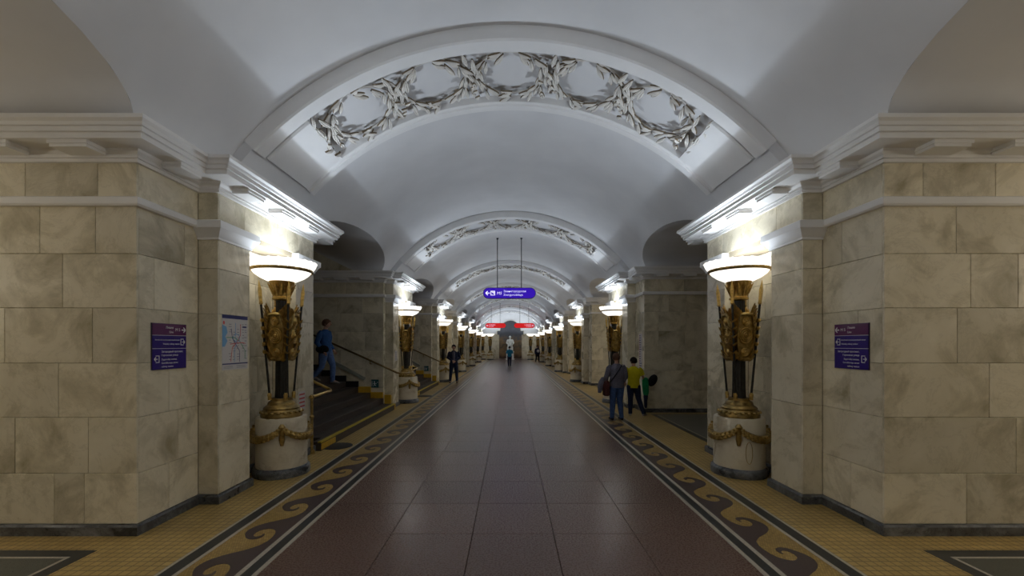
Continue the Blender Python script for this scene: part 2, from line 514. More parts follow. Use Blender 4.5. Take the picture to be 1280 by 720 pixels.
poly = [(u, v) for u, v in ((p.x, p.y) for p in catmull(wave_edge, 2))]
poly = [(0, 0), (.69, 0)] + poly
bm = bmesh.new()
vs = [bm.verts.new((v, u - .45, 0.0)) for u, v in poly]        # v: away from the hall's middle, u: along it
f = bm.faces.new(vs)
bmesh.ops.triangulate(bm, faces=[f])
r = bmesh.ops.extrude_face_region(bm, geom=bm.faces[:])
bmesh.ops.translate(bm, verts=[g for g in r['geom'] if isinstance(g, bmesh.types.BMVert)], vec=(0, 0, -.004))
bmesh.ops.recalc_face_normals(bm, faces=bm.faces)
wave_me = bpy.data.meshes.new('scroll_wave'); bm.to_mesh(wave_me); bm.free(); wave_me.materials.append(M['purple'])
for s, first in ((1, 3.81), (-1, 3.52)):
    k = -9
    while first + .69 * k < Y_END - .4:
        o = link('scroll_wave', wave_me, FLOOR)
        o.location = (s * 2.205, first + .69 * k, 0.0006)
        o.rotation_euler = (0, 0, 0 if s > 0 else PI)
        k += 1
# framed grey-green fields in the passages
for s in (-1, 1):
    for i in range(I0, NP - 1):
        if s < 0 and i in STAIR_GAPS:
            continue
        a, b = gap_range(s, i)
        a += .3; b -= .31
        def fr(x0, x1, y0, y1, z, name, mm):
            X0, X1 = sorted((s * x0, s * x1))
            MB().box(X0, X1, y0, y1, -.02, z).build(name, M[mm], FLOOR)
        fr(3.70, 3.82, a, b, .001, 'border_strip', 'black')
        fr(3.82, 6.6, b - .12, b, .001, 'border_strip', 'black')
        fr(3.82, 6.6, a, a + .12, .001, 'border_strip', 'black')
        fr(3.82, 3.85, a + .12, b - .12, .001, 'border_strip', 'white_line')
        fr(3.85, 6.6, b - .15, b - .12, .001, 'border_strip', 'white_line')
        fr(3.85, 6.6, a + .12, a + .15, .001, 'border_strip', 'white_line')
        fr(3.85, 6.6, a + .15, b - .15, .0008, 'floor_field', 'greygreen')

# ------------------------------------------------------------------ main vault with passage vaults
def gap_low(s, y):
    """height of the vault's lower edge at y on side s"""
    for i in range(I0, NP - 1):
        a, b = gap_range(s, i)
        if a <= y <= b:
            t = (y - (a + b) / 2) / ((b - a) / 2)
            return ZS + RISE * math.sqrt(max(0, 1 - t * t))
    return 3.86
ys = set()
yy = Y_BACK
while yy < Y_END:
    ys.add(round(yy, 4)); yy += 0.3
ys.add(Y_END)
for s in (-1, 1):
    for i in range(I0, NP - 1):
        a, b = gap_range(s, i)
        ys.update((round(a - .001, 4), round(b + .001, 4)))
        for k in range(25):
            ys.add(round((a + b) / 2 - (b - a) / 2 * math.cos(PI * k / 24), 4))
ys = sorted(ys)
NA = 48
vm = MB()
for y in ys:
    tl = math.acos((gap_low(-1, y) - VC) / VR); tr = math.acos((gap_low(1, y) - VC) / VR)
    for k in range(NA + 1):
        t = -tl + (tl + tr) * k / NA
        vm.v.append((VR * math.sin(t), y, VC + VR * math.cos(t)))
for j in range(len(ys) - 1):
    for k in range(NA):
        a = j * (NA + 1) + k
        vm.f.append((a, a + 1, a + NA + 2, a + NA + 1))
CEIL = vm.build('ceiling', M['plaster'], None, 40)
tag(CEIL, 'pale plastered barrel vault over the whole hall', 'ceiling', kind='structure')
for s in (-1, 1):
    for i in range(I0, NP - 1):
        a, b = gap_range(s, i)
        pv = MB()
        N = 24
        stair = s < 0 and i in STAIR_GAPS
        for k in range(N + 1):
            t = PI * k / N
            yv = (a + b) / 2 - (b - a) / 2 * math.cos(t); zv = ZS + RISE * math.sin(t)
            X0 = vx(zv)
            if stair:
                xs = [(X0, zv), (4.4, zv), (9.0, zv + .5 * 4.6)]
            else:
                xs = [(X0, zv), (5.5, zv), (9.0, zv)]
            for X, z in xs:
                pv.v.append((s * X, yv, z))
        for k in range(N):
            for q in range(2):
                o = k * 3 + q
                pv.f.append((o, o + 1, o + 4, o + 3))
        pv.build('passage_vault', M['plaster'], CEIL, 40)

# ------------------------------------------------------------------ outer walls, end walls
for s, nm in ((-1, 'left'), (1, 'right')):
    w = MB(); w.box(s * 9.0, s * 9.2, Y_BACK, Y_END, 0, 7.5)
    tag(w.build('wall_' + nm, M['marble']), 'marble wall far across the platform on the ' + nm, 'wall', kind='structure')
w = MB(); w.box(-9, 9, Y_BACK - .2, Y_BACK, 0, 7.5)
tag(w.build('wall_back', M['marble']), 'marble wall closing the hall behind the camera', 'wall', kind='structure')

# ------------------------------------------------------------------ piers
COURSES = [(.106, .594), (.594, 1.137), (1.137, 1.664), (1.664, 2.2), (2.2, 2.726), (2.726, 3.185)]
FRONT = {-1: [[4.13, 4.42, 5.2, 6.0], [4.09, 4.8, 5.7, 6.3], [4.38, 5.2, 5.9], [4.05, 4.9, 5.6, 6.3], [4.34, 5.1, 6.0], [4.02, 4.56, 5.4, 6.1]],
         1: [[4.42, 5.3, 6.1], [4.9, 5.7, 6.4], [4.64, 5.5, 6.2], [4.33, 5.15, 6.0], [4.46, 4.92, 5.8], [4.32, 5.2, 5.9]]}
SIDE = {-1: [[4.58], [4.71], [4.58], [4.58], [4.39], [4.80]], 1: [[4.6], [], [4.61], [4.5], [], [4.72]]}
CORNICE = [(-.02, 3.60), (.035, 3.60), (.035, 3.632), (.05, 3.636), (.05, 3.664), (.085, 3.685), (.095, 3.705), (.298, 3.705), (.298, 3.755), (.322, 3.758), (.322, 3.80),
           (.340, 3.804), (.352, 3.83), (.380, 3.85), (.380, 3.885), (.30, 3.89), (-.45, 3.90)]
STRING = [(-.02, 3.18), (.035, 3.182), (.05, 3.20), (.05, 3.258), (.03, 3.272), (-.02, 3.276)]
CAPITAL = [(-.02, 3.055), (.02, 3.06), (.02, 3.085), (.035, 3.10), (.06, 3.15), (.088, 3.182), (.088, 3.262), (.06, 3.276), (-.02, 3.28)]
BASE = [(-.02, 0.0), (.032, 0.0), (.032, .085), (.02, .104), (-.02, .108)]

def W(s, pts):
    """pier-local (lateral, y) to plan; the left side is mirrored"""
    return [(s * x, y) for x, y in pts]

def make_pier(s, e1, seed, detail=True, stairs_before=False, stairs_after=False):
    rnd = random.Random(seed)
    root = empty('marble_pier')
    yn = YA - e1; yf = YZ + E_FAR
    plan = [(XOUT, yn), (XB, yn), (XB, YA), (XP, YA), (XP, -.60), (XN, -.60), (XN, .61), (XP, .61), (XP, YZ), (XB, YZ), (XB, yf), (XOUT, yf)]
    plan_up = [(XOUT, yn), (XB, yn), (XB, YA), (XP, YA), (XP, YZ), (XB, YZ), (XB, yf), (XOUT, yf)]
    def P2(pts):
        # direction such that the outside lies to the right of travel
        q = W(s, pts)
        return q if s < 0 else list(reversed(q))
    def shrink(pts, d):
        return [(v.x, v.y) for v in offset_path(P2(pts), -d)]
    core = MB()
    core.prism(shrink(plan, .019), 0, 3.2)
    core.prism(shrink(plan_up, .019), 3.2, 3.70)
    core.build('pier_core', M['joint'], root)
    # slabs
    faces = []
    def face(pa, pb, joints, courses=COURSES, pad=(0, 0)):
        faces.append((pa, pb, joints, courses, pad))
    fj = FRONT[s] if seed == 0 else [[3.62 + rnd.uniform(.35, .6) + .8 * k + rnd.uniform(-.1, .1) for k in range(4)] for _ in range(6)]
    face((XOUT, yn), (XB, yn), [[XOUT - j for j in row] for row in fj])
    sj = SIDE[s]
    face((XB, yn), (XB, YA), [[j - (C0 + YA - .825) for j in row] if e1 > .5 else [] for row in sj], COURSES, (.02, 0))
    PIL = [(.106, 1.137), (1.137, 2.2), (2.2, 2.726), (2.726, 3.07)]
    none4 = [[]] * 4
    face((XB, YA), (XP, YA), none4, PIL)
    face((XP, YA), (XP, -.60), none4, PIL, (.02, .02))
    face((XP, -.60), (XN, -.60), none4, PIL)
    face((XN, -.60), (XN, .61), [[.62], [.38], [.8], [.45], [.75], [.5]])
    face((XN, .61), (XP, .61), none4, PIL)
    face((XP, .61), (XP, YZ), none4, PIL, (.02, .02))
    face((XP, YZ), (XB, YZ), none4, PIL)
    face((XB, YZ), (XB, yf), [[]] * 6, COURSES, (0, .02))
    face((XB, yf), (XOUT, yf), [[.5 + .8 * k for k in range(3)]] * 6)
    FR = [(3.27, 3.61)]
    face((XOUT, yn), (XB, yn), [[1.0, 2.2, 2.9]], FR)
    face((XB, yn), (XB, YA), [[]], FR, (.02, 0))
    face((XB, YA), (XP, YA), [[]], FR)
    face((XP, YA), (XP, YZ), [[.5, 1.25, 1.9]], FR, (.02, .02))
    face((XP, YZ), (XB, YZ), [[]], FR)
    face((XB, YZ), (XB, yf), [[]], FR, (0, .02))
    joined = MB()
    for pa, pb, joints, courses, pad in faces:
        qa, qb = W(s, [pa, pb])
        Lf = (Vector(qb) - Vector(qa)).length
        for row, (z0, z1) in zip(joints, courses):
            cuts = [pad[0]] + sorted(j for j in row if .05 < j < Lf - .05) + [Lf - pad[1]]
            for a, b in zip(cuts[:-1], cuts[1:]):
                mb = MB()
                if s < 0:
                    panel(mb, qa, qb, a, b, z0, z1)
                else:   # travel the other way so that outside stays on the right
                    panel(mb, qb, qa, Lf - b, Lf - a, z0, z1)
                if detail:
                    mb.build('marble_panel', M['marble'], root)
                else:
                    joined.join(mb)
    if not detail:
        o = joined.build('marble_facing', M['marble'], root); o['kind'] = 'stuff'
    b = MB(); sweep(b, P2(plan), BASE); b.build('baseboard', M['base'], root, 30)
    c = MB(); sweep(c, P2(plan_up), CORNICE); c.build('cornice', M['plaster_white'], root, 25)
    for seg in ([(XOUT, yn), (XB, yn), (XB, YA)], [(XB, YZ), (XB, yf), (XOUT, yf)]):
        b = MB(); sweep(b, P2(seg), STRING); b.build('string_course', M['plaster_white'], root, 25)
    for seg in ([(XB, YA), (XP, YA), (XP, -.60), (XN, -.60)], [(XN, .61), (XP, .61), (XP, YZ), (XB, YZ)]):
        b = MB(); sweep(b, P2(seg), CAPITAL); b.build('pilaster_capital', M['plaster_white'], root, 25)
    # modillions under the cornice
    def modillion(x0, x1, y0, y1):
        m = MB()
        X0, X1 = sorted((s * x0, s * x1))
        m.box(X0 + .012, X1 - .012, y0 + .012, y1 - .012, 3.645, 3.672)
        m.box(X0, X1, y0, y1, 3.672, 3.708)
        m.build('modillion', M['plaster_white'], root)
    for cy in (-.90, -.13, .64):
        modillion(XP - .275, XP - .06, cy - .18, cy + .18)
    if e1 > .5:
        modillion(XB - .275, XB - .06, YA - .62, YA - .30)
    for cx in (4.02, 4.75, 5.48, 6.2):
        modillion(cx - .18, cx + .18, yn - .275, yn - .06)
    if stairs_before or stairs_after:      # the stair's sloping vault needs its side wall carried up
        for yy_, on in ((yn, stairs_before), (yf - .3, stairs_after)):
            if on:
                u = MB()
                X = [s * v for v in (4.3, 9.0, 9.0, 4.3)]
                u.add([(X[0], yy_ + .02, 3.6), (X[1], yy_ + .02, 0), (X[1], yy_ + .02, 6.4), (X[0], yy_ + .02, 3.95),
                       (X[0], yy_ + .28, 3.6), (X[1], yy_ + .28, 0), (X[1], yy_ + .28, 6.4), (X[0], yy_ + .28, 3.95)],
                      [(0, 1, 2, 3), (4, 7, 6, 5), (0, 4, 5, 1), (1, 5, 6, 2), (2, 6, 7, 3), (3, 7, 4, 0)])
                u.build('upper_wall', M['marble'], root)
    return root

ORD = ['first', 'second', 'third', 'fourth', 'fifth', 'sixth', 'seventh']
def pier_label(s, i):
    side = 'left' if s < 0 else 'right'
    if i < 0:
        return '%s marble pier behind the camera on the %s side' % (ORD[-i - 1], side)
    return '%s marble faced pier from the camera along the %s side' % (ORD[i], side)
for s in (-1, 1):
    near = make_pier(s, .825, 0, True, False, s < 0)
    near.location = (0, pier_y(0), 0)
    tag(near, pier_label(s, 0), 'pier', 'marble piers along the hall', 'structure')
    if s > 0:
        p1 = make_pier(s, .825, 1, True)
        p1.location = (0, pier_y(1), 0); tag(p1, pier_label(s, 1), 'pier', 'marble piers along the hall', 'structure')
        p2 = copy_tree(p1)
        p2.location = (0, pier_y(2), 0); p2['label'] = pier_label(s, 2)
    else:
        p1 = make_pier(s, .2, 2, True, True, True)
        p1.location = (0, pier_y(1), 0); tag(p1, pier_label(s, 1), 'pier', 'marble piers along the hall', 'structure')
        p2 = copy_tree(p1)
        p2.location = (0, pier_y(2), 0); p2['label'] = pier_label(s, 2)
    far = make_pier(s, .825, 5, False)
    far.location = (0, pier_y(3), 0); tag(far, pier_label(s, 3), 'pier', 'marble piers along the hall', 'structure')
    for i in (4, 5, 6, -1, -2):
        c = copy_tree(far); c.location = (0, pier_y(i), 0); c['label'] = pier_label(s, i)

# ------------------------------------------------------------------ arch ribs with laurel wreaths
YF0, YF1 = -.87, .75     # rib's faces relative to the pier's centre
def arc(mb, prof, t0, t1, n=56, caps=True):
    """sweep a profile of (y, radius) round the vault's axis"""
    k = len(prof)
    vs = []
    for j in range(n + 1):
        t = t0 + (t1 - t0) * j / n
        vs += [(r * math.sin(t), y, VC + r * math.cos(t)) for y, r in prof]
    fs = []
    for j in range(n):
        for a in range(k):
            a2 = (a + 1) % k
            fs.append((j * k + a, j * k + a2, (j + 1) * k + a2, (j + 1) * k + a))
    if caps:
        fs.append(tuple(range(k))); fs.append(tuple(n * k + a for a in reversed(range(k))))
    return mb.add(vs, fs)
D2R = PI / 180
TB, TE, TW = 53.5 * D2R, 47.0 * D2R, 37.3 * D2R
def leaf_mesh():
    vs = []; fs = []
    for j, (u, w, h) in enumerate([(0, .18, .0), (.25, .8, .03), (.5, 1.0, .045), (.75, .7, .05), (1.0, .04, .055)]):
        x = u * .21
        vs += [(x, -.036 * w, h), (x, -.017 * w, h + .020 * w), (x, 0, h + .008 * w), (x, .017 * w, h + .020 * w), (x, .036 * w, h)]
    for j in range(4):
        for k in range(4):
            a = j * 5 + k
            fs.append((a, a + 1, a + 6, a + 5))
    m = MB(); m.add(vs, fs)
    o = len(m.v)
    m.v += [(x, y, z - .028) for x, y, z in vs]
    m.f += [tuple(o + q for q in reversed(f)) for f in fs]
    for j in range(4):
        m.f.append((j * 5, j * 5 + 5, o + j * 5 + 5, o + j * 5)); m.f.append((j * 5 + 4, o + j * 5 + 4, o + j * 5 + 9, j * 5 + 9))
    return m
LEAF_MB = leaf_mesh()
def shade_edges(me, per=40):
    """upper faces of every leaf white, rim and underside dark brown, a painted shadow outline"""
    me.materials.append(M['leaf_shade'])
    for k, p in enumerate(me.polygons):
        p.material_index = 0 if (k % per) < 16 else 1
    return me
LEAF = shade_edges(LEAF_MB.mesh('leaf', M['leaf'], 60))
RREC = RS + .125
def vault_frame(t, y, ang, lift=0.0, tilt=0.0, scale=1.0):
    """frame on the recessed soffit at angle t: x along ang in the (arc, y) plane, z down into the hall"""
    rad = Vector((math.sin(t), 0, math.cos(t)))
    tan = Vector((math.cos(t), 0, -math.sin(t)))
    yv = Vector((0, 1, 0))
    n = -rad
    x = tan * math.cos(ang) + yv * math.sin(ang)
    x = x * math.cos(tilt) + n * math.sin(tilt)
    yy_ = n.cross(x).normalized()
    z = x.cross(yy_)
    p = rad * (RREC - .012 - lift) + Vector((0, y, VC))
    return Matrix(((x.x * scale, yy_.x * scale, z.x * scale, p.x), (x.y * scale, yy_.y * scale, z.y * scale, p.y), (x.z * scale, yy_.z * scale, z.z * scale, p.z), (0, 0, 0, 1)))
WY = -.04
def wreath_frames(tc, seed):
    rnd = random.Random(seed)
    fr = []
    R = .46
    N = 13
    for k in range(N):
        a = 2 * PI * k / N + rnd.uniform(-.12, .12)
        # two branches rise from the near side and meet on the far side, as on a tied wreath
        up = 1 if math.cos(a) > 0 else -1
        d = a + PI / 2 * (1 if math.cos(a) > 0 else -1)
        cx, cy = R * 1.06 * math.cos(a), R * 1.0 * math.sin(a)
        for q, (da, rr) in enumerate(((-.55, .03), (.55, -.03), (.0, .0))):
            u = cx + rr * math.cos(a) + rnd.uniform(-.02, .02); v = cy + rr * math.sin(a) + rnd.uniform(-.02, .02)
            fr.append((tc + u / RREC, WY + v, d + da * up * (1 if math.cos(a) > 0 else 1) + rnd.uniform(-.2, .2), rnd.uniform(.025, .05), rnd.uniform(.02, .16), rnd.uniform(.72, .98)))
    return fr
def tie_frames(tc, seed):
    rnd = random.Random(seed)
    fr = []
    for k in range(12):     # upright sprays where two wreaths cross
        v = -.52 + 1.0 * k / 11
        fr.append((tc + rnd.uniform(-.022, .022), WY + v, PI / 2 * (1 if v < .1 else -1) + rnd.uniform(-.7, .7), rnd.uniform(.04, .08), rnd.uniform(.05, .25), rnd.uniform(.7, .95)))
    return fr
WC = [k * 14.4 * D2R for k in (-2, -1, 0, 1, 2)]
def make_rib(detail):
    root = empty('arch_rib')
    b = MB()
    arc(b, [(YF0 + .05, VR + .06), (YF0 + .05, RS + .125), (YF1 - .03, RS + .125), (YF1 - .03, VR + .06)], -TB, TB)
    b.build('rib_body', M['plaster'], root, 40)
    b = MB()
    arc(b, [(YF0, VR + .06), (YF0, RS + .02), (YF0 + .02, RS), (YF0 + .21, RS), (YF0 + .225, RS + .02), (YF0 + .255, RS + .02), (YF0 + .27, RS + .13), (YF0 + .27, VR + .06)], -TE, TE)
    b.build('front_band', M['plaster_white'], root, 30)
    b = MB()
    arc(b, [(.54, RS + .13), (.55, RS + .03), (.575, RS + .01), (.60, RS + .03), (.615, RS + .03), (.62, RS), (YF1, RS), (YF1, VR + .06), (.7, VR + .06)], -TE, TE)
    b.build('back_molding', M['plaster_white'], root, 30)
    for g in (-1, 1):
        b = MB()
        ta, tb = sorted((g * TW, g * (TE - .004)))
        arc(b, [(YF0 + .29, RS + .13), (YF0 + .29, RS + .025), (YF0 + .31, RS + .005), (.51, RS + .005), (.53, RS + .025), (.53, RS + .13)], ta, tb, 10)
        b.build('end_block', M['plaster_white'], root, 30)
        b = MB()
        ta, tb = sorted((g * (TE - .002), g * TB))
        arc(b, [(YF0 + .02, VR + .06), (YF0 + .02, RS + .05), (YF1 - .02, RS + .05), (YF1 - .02, VR + .06)], ta, tb, 6)
        b.build('rib_foot', M['plaster'], root, 30)
    ties = [(WC[k] + WC[k + 1]) / 2 for k in range(4)] + [WC[0] - 7.4 * D2R, WC[4] + 7.4 * D2R]
    for k, tc in enumerate(WC):
        st = MB()
        pts = []
        for j in range(29):
            a = 2 * PI * j / 28
            t = tc + .50 * math.cos(a) / RREC; y = WY + .47 * math.sin(a)
            pts.append(((RREC - .02) * math.sin(t), y, VC + (RREC - .02) * math.cos(t)))
        st.tube(pts, .016, 6, False)
        w = st.build('laurel_wreath', M['leaf'], root, 60)
        frames = wreath_frames(tc, 100 + k) + (tie_frames(ties[k], 200 + k) if k < 4 else []) + (tie_frames(ties[4], 301) if k == 0 else []) + (tie_frames(ties[5], 302) if k == 4 else [])
        if detail:
            for fr in frames:
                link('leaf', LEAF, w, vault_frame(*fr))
        else:
            m = MB()
            for fr in frames:
                mat = vault_frame(*fr)
                m.add([mat @ Vector(v) for v in LEAF_MB.v], LEAF_MB.f)
            o = m.build('foliage', M['leaf'], w, 60); o['kind'] = 'stuff'; shade_edges(o.data)
    return root
rib0 = make_rib(True)
rib0.location = (0, pier_y(0), 0)
tag(rib0, 'nearest arch rib across the vault, largest plaster laurel wreaths', 'arch', 'arch ribs under the vault', 'structure')
rib1 = make_rib(False)
rib1.location = (0, pier_y(1), 0)
tag(rib1, 'second arch rib of the vault from the camera', 'arch', 'arch ribs under the vault', 'structure')
for i in (2, 3, 4, 5, 6, -1, -2):
    c = copy_tree(rib1); c.location = (0, pier_y(i), 0)
    c['label'] = ('%s arch rib of the vault from the camera' % ORD[i]) if i > 0 else '%s arch rib of the vault behind the camera' % ORD[-i - 1]

# ------------------------------------------------------------------ torch lamps
def leaf_blob(mb, c, ang, tilt, L, w):
    """a pointed curled leaf standing out of a column"""
    d = Vector((math.cos(ang), math.sin(ang), 0)); t = Vector((-d.y, d.x, 0)); u = Vector((0, 0, 1))
    vs = []
    for k, (a, ww) in enumerate([(0, .3), (.35, 1), (.7, .8), (1, .08)]):
        p = Vector(c) + u * (L * a * math.cos(tilt)) + d * (L * a * math.sin(tilt) + .03 * a * a)
        vs += [p - t * w * ww - d * .004, p + d * .012 * ww, p + t * w * ww - d * .004, p - d * .014]
    fs = []
    for k in range(3):
        for q in range(4):
            fs.append((k * 4 + q, k * 4 + (q + 1) % 4, k * 4 + 4 + (q + 1) % 4, k * 4 + 4 + q))
    fs += [(0, 1, 2, 3), (12, 13, 14, 15)]
    mb.add(vs, fs)

def make_lamp(s):
    root = empty('torch_lamp')
    MB().lathe([(.37, 0), (.375, .02), (.375, .085), (.36, .11), (.345, .125)], 40).build('plinth', M['base'], root, 40)
    MB().lathe([(.335, .12), (.335, .79), (.325, .815), (.0, .815)], 40).build('pedestal', M['pedestal'], root, 40)
    # bronze festoon: three swags from three ribbons
    peak = math.radians(-62) if s < 0 else math.radians(-118)
    g = MB()
    for k in range(3):
        pts = []; rad = []
        for j in range(15):
            a = peak + 2 * PI / 3 * (k + j / 14); q = 2 * j / 14 - 1
            sag = .16 * (1 - q * q) ** .8
            R = .345 + .012 * (1 - q * q)
            pts.append((R * math.cos(a), R * math.sin(a), .70 - sag)); rad.append(.028 + .034 * (1 - abs(q)) ** .6)
        g.tube(pts, rad, 8)
        for j in range(1, 14):
            p = pts[j]
            for e in (-1, 0, 1):
                g.ball((p[0] * 1.10, p[1] * 1.10, p[2] + e * .032), .022, 6, 5)
    gar = g.build('festoon', M['bronze'], root, 50)
    for k in range(3):
        a = peak + 2 * PI / 3 * k
        t = MB(); t.tube([(.345 * math.cos(a), .345 * math.sin(a), z) for z in (.75, .71, .66, .54, .455)], [.02, .05, .028, .042, .022], 8)
        t.build('tassel', M['bronze'], gar, 50)
    MB().lathe([(.27, .81), (.275, .85), (.262, .87), (.262, .90), (.235, .925), (.24, .94), (.22, .96), (.185, .985), (.18, 1.01), (.17, 1.03), (.145, 1.045), (.14, 1.08), (.0, 1.08)], 32).build('bronze_base', M['bronze_mid'], root, 40)
    bd = MB()
    for k in range(20):
        a = 2 * PI * k / 20
        bd.ball((.264 * math.cos(a), .264 * math.sin(a), .885), (.028, .028, .02), 6, 5)
    bd.build('base_beading', M['bronze'], root, 60)['kind'] = 'stuff'
    # fluted dark column
    n = 48
    col = MB()
    rings = []
    for z, r in ((1.07, .095), (1.2, .088), (2.3, .080), (2.50, .080)):
        rings.append([(r * (1 - .10 * (0.5 + .5 * math.cos(12 * 2 * PI * j / n))) * math.cos(2 * PI * j / n), r * (1 - .10 * (0.5 + .5 * math.cos(12 * 2 * PI * j / n))) * math.sin(2 * PI * j / n), z) for j in range(n)])
    col.loft(rings).build('column', M['dark_bronze'], root, 60)
    MB().lathe([(.085, 2.47), (.125, 2.485), (.128, 2.51), (.108, 2.525), (.112, 2.60), (.13, 2.68), (.165, 2.73), (.168, 2.755), (.10, 2.76)], 28).build('capital', M['gold'], root, 40)
    cl = MB()
    for k in range(12):
        leaf_blob(cl, (.108 * math.cos(2 * PI * k / 12), .108 * math.sin(2 * PI * k / 12), 2.53), 2 * PI * k / 12, .25, .19, .026)
    cl.build('capital_leaves', M['gold'], root, 50)['kind'] = 'stuff'
    # opal bowl with scalloped rim
    bowl = MB()
    bowl.lathe([(.13, 2.735), (.20, 2.755), (.29, 2.80), (.355, 2.85), (.39, 2.895)], 48, caps=False)
    bowl.lathe([(.40, 2.915), (.425, 2.95), (.445, 2.995), (.455, 3.025), (.442, 3.027), (.42, 2.98), (.39, 2.92), (.28, 2.82), (.14, 2.77)], 96, caps=False, scallop=(.02, 24))
    bowl.build('bowl', M['glass'], root, 60)
    rb = MB()
    for k in range(24):
        a = 2 * PI * (k + .5) / 24
        rb.tube([(r * math.cos(a), r * math.sin(a), z) for r, z in ((.404, 2.92), (.432, 2.96), (.457, 3.03))], [.010, .012, .016], 6)
    rb.build('bowl_flutes', M['glass'], root, 60)['kind'] = 'stuff'
    MB().lathe([(.388, 2.880), (.410, 2.886), (.416, 2.903), (.410, 2.920), (.388, 2.924)], 48, caps=False).build('bowl_band', M['bronze'], root, 60)
    # spears on the diagonals
    for k in range(4):
        a = PI / 4 + PI / 2 * k
        d = (math.cos(a), math.sin(a))
        def at(z):
            r = .155 + (.30 - .155) * (z - 1.05) / (2.76 - 1.05)
            return (r * d[0], r * d[1], z)
        sp = MB().tube([at(1.12), at(2.43)], .0155, 8).build('spear', M['dark_bronze'], root, 60)
        hd = MB().tube([at(z) for z in (2.40, 2.42, 2.45, 2.56, 2.60, 2.74)], [.018, .030, .024, .028, .030, .003], 4)
        hd.build('spear_head', M['gold'], sp, 20)
        sh = MB().tube([at(1.06), at(1.10), at(1.13), at(1.16)], [.030, .026, .030, .018], 8); sh.build('spear_shoe', M['gold'], sp, 40)
    # shields facing along and across the hall
    for k in range(4):
        a = PI / 2 * k
        pr = [(0, -.34), (.075, -.335), (.088, -.26), (.118, -.12), (.125, 0), (.118, .14), (.095, .26), (.082, .335), (0, .345)]
        outl = pr + [(-x, z) for x, z in reversed(pr[1:-1])]
        def place(mb):
            return mb.xform(Matrix.Rotation(a, 4, 'Z') @ Matrix.Translation((.155, 0, 1.95)) @ Matrix.Rotation(math.radians(5), 4, 'Y'))
        sm = MB()
        rings = [[(x0, y * sc, z * sc) for y, z in outl] for x0, sc in ((-.02, 1.0), (.022, 1.0), (.036, .95), (.036, .90), (.014, .85), (.014, .2))]
        sm.loft(rings)
        sh = place(sm).build('shield', M['bronze'], root, 30)
        bm_ = MB()
        for yy_, zz, r0, r1 in ((0, .02, .085, .105), (0, -.215, .05, .05), (0, .22, .045, .055)):
            for f0, x0 in ((1, .022), (.72, .028), (.45, .036)):
                pts = [(x0, yy_ + r0 * f0 * math.cos(2 * PI * j / 18), zz + r1 * f0 * math.sin(2 * PI * j / 18)) for j in range(19)]
                bm_.tube(pts, .010 * (1 if f0 == 1 else .8), 5, False)
            bm_.ball((.03, yy_, zz), (.018, r0 * .3, r1 * .3), 8, 6)
        place(bm_).build('shield_relief', M['gold'], sh, 60)['kind'] = 'stuff'
    # acanthus and trophies between the shields
    fo = MB()
    rnd = random.Random(5)
    for k in range(4):
        a = PI / 4 + PI / 2 * k
        for j in range(18):
            z = 1.60 + .036 * j
            aa = a + rnd.uniform(-.42, .42)
            leaf_blob(fo, (.155 * math.cos(aa), .155 * math.sin(aa), z), aa, rnd.uniform(.12, .5), rnd.uniform(.10, .17), rnd.uniform(.034, .055))
        for j in range(5):
            z = 1.70 + .11 * j
            r = .155 + .145 * (z - 1.05) / 1.71
            for q in (-1, 1):
                leaf_blob(fo, (r * math.cos(a), r * math.sin(a), z), a + q * 1.2, .4, .075, .028)
        for j in range(7):
            aa = a + (j - 3) * .13
            leaf_blob(fo, (.15 * math.cos(aa), .15 * math.sin(aa), 2.14 + .03 * (3 - abs(j - 3))), aa, .18 + .06 * abs(j - 3), .20, .045)
    fo.build('trophy_foliage', M['gold'], root, 50)['kind'] = 'stuff'
    # the lamps in the bowl
    ld = bpy.data.lights.new('bowl_light', 'POINT')
    ld.shadow_soft_size = .11; ld.energy = LAMP_W; ld.color = LAMP_COL
    lo = bpy.data.objects.new('bowl_light', ld); C.objects.link(lo); lo.parent = root
    lo.location = (-s * .14, 0, 2.985)
    ld = bpy.data.lights.new('bowl_side_light', 'AREA')
    ld.shape = 'RECTANGLE'; ld.size = .30; ld.size_y = .10; ld.energy = LAMP_SIDE_W; ld.color = LAMP_COL
    lo = bpy.data.objects.new('bowl_side_light', ld); C.objects.link(lo); lo.parent = root
    lo.location = (-s * .10, 0, 2.975)
    d = Vector((-s * math.cos(math.radians(12)), 0, math.sin(math.radians(12))))
    lo.rotation_euler = d.to_track_quat('-Z', 'Y').to_euler()
    return root

XL = 3.29
for s in (-1, 1):
    side = 'left' if s < 0 else 'right'
    proto = make_lamp(s)
    proto.location = (s * XL, pier_y(0), 0)
    tag(proto, 'nearest bronze torch lamp on round marble pedestal, %s side of the hall' % side, 'lamp', 'torch lamps along the hall')
    if s > 0:
        lp = MB(); pts = []
        for j in range(21):
            a = 2 * PI * j / 20
            az = math.radians(-96) + .13 * math.cos(a)
            pts.append((.338 * math.cos(az), .338 * math.sin(az), .36 + .15 * math.sin(a)))
        lp.tube(pts, .004, 5, False)
        loop = lp.build('scratched_loop', M['bronze'], proto, 60)
    for i in list(range(1, NP)) + [-1, -2]:
        c = copy_tree(proto)
        for ch in list(c.children):
            if ch.name.startswith('scratched_loop'):
                bpy.data.objects.remove(ch)
        c.location = (s * XL, pier_y(i), 0)
        c['label'] = ('%s bronze torch lamp from the camera along the %s side' % (ORD[i], side)) if i > 0 else '%s bronze torch lamp behind the camera, %s side' % (ORD[-i - 1], side)
    c = copy_tree(proto)
    for ch in list(c.children):
        if ch.name.startswith('scratched_loop'):
            bpy.data.objects.remove(ch)
    c.location = (s * 2.35, 50.4, 0)
    c['label'] = 'small looking torch lamp before the end wall, %s of the statue' % side

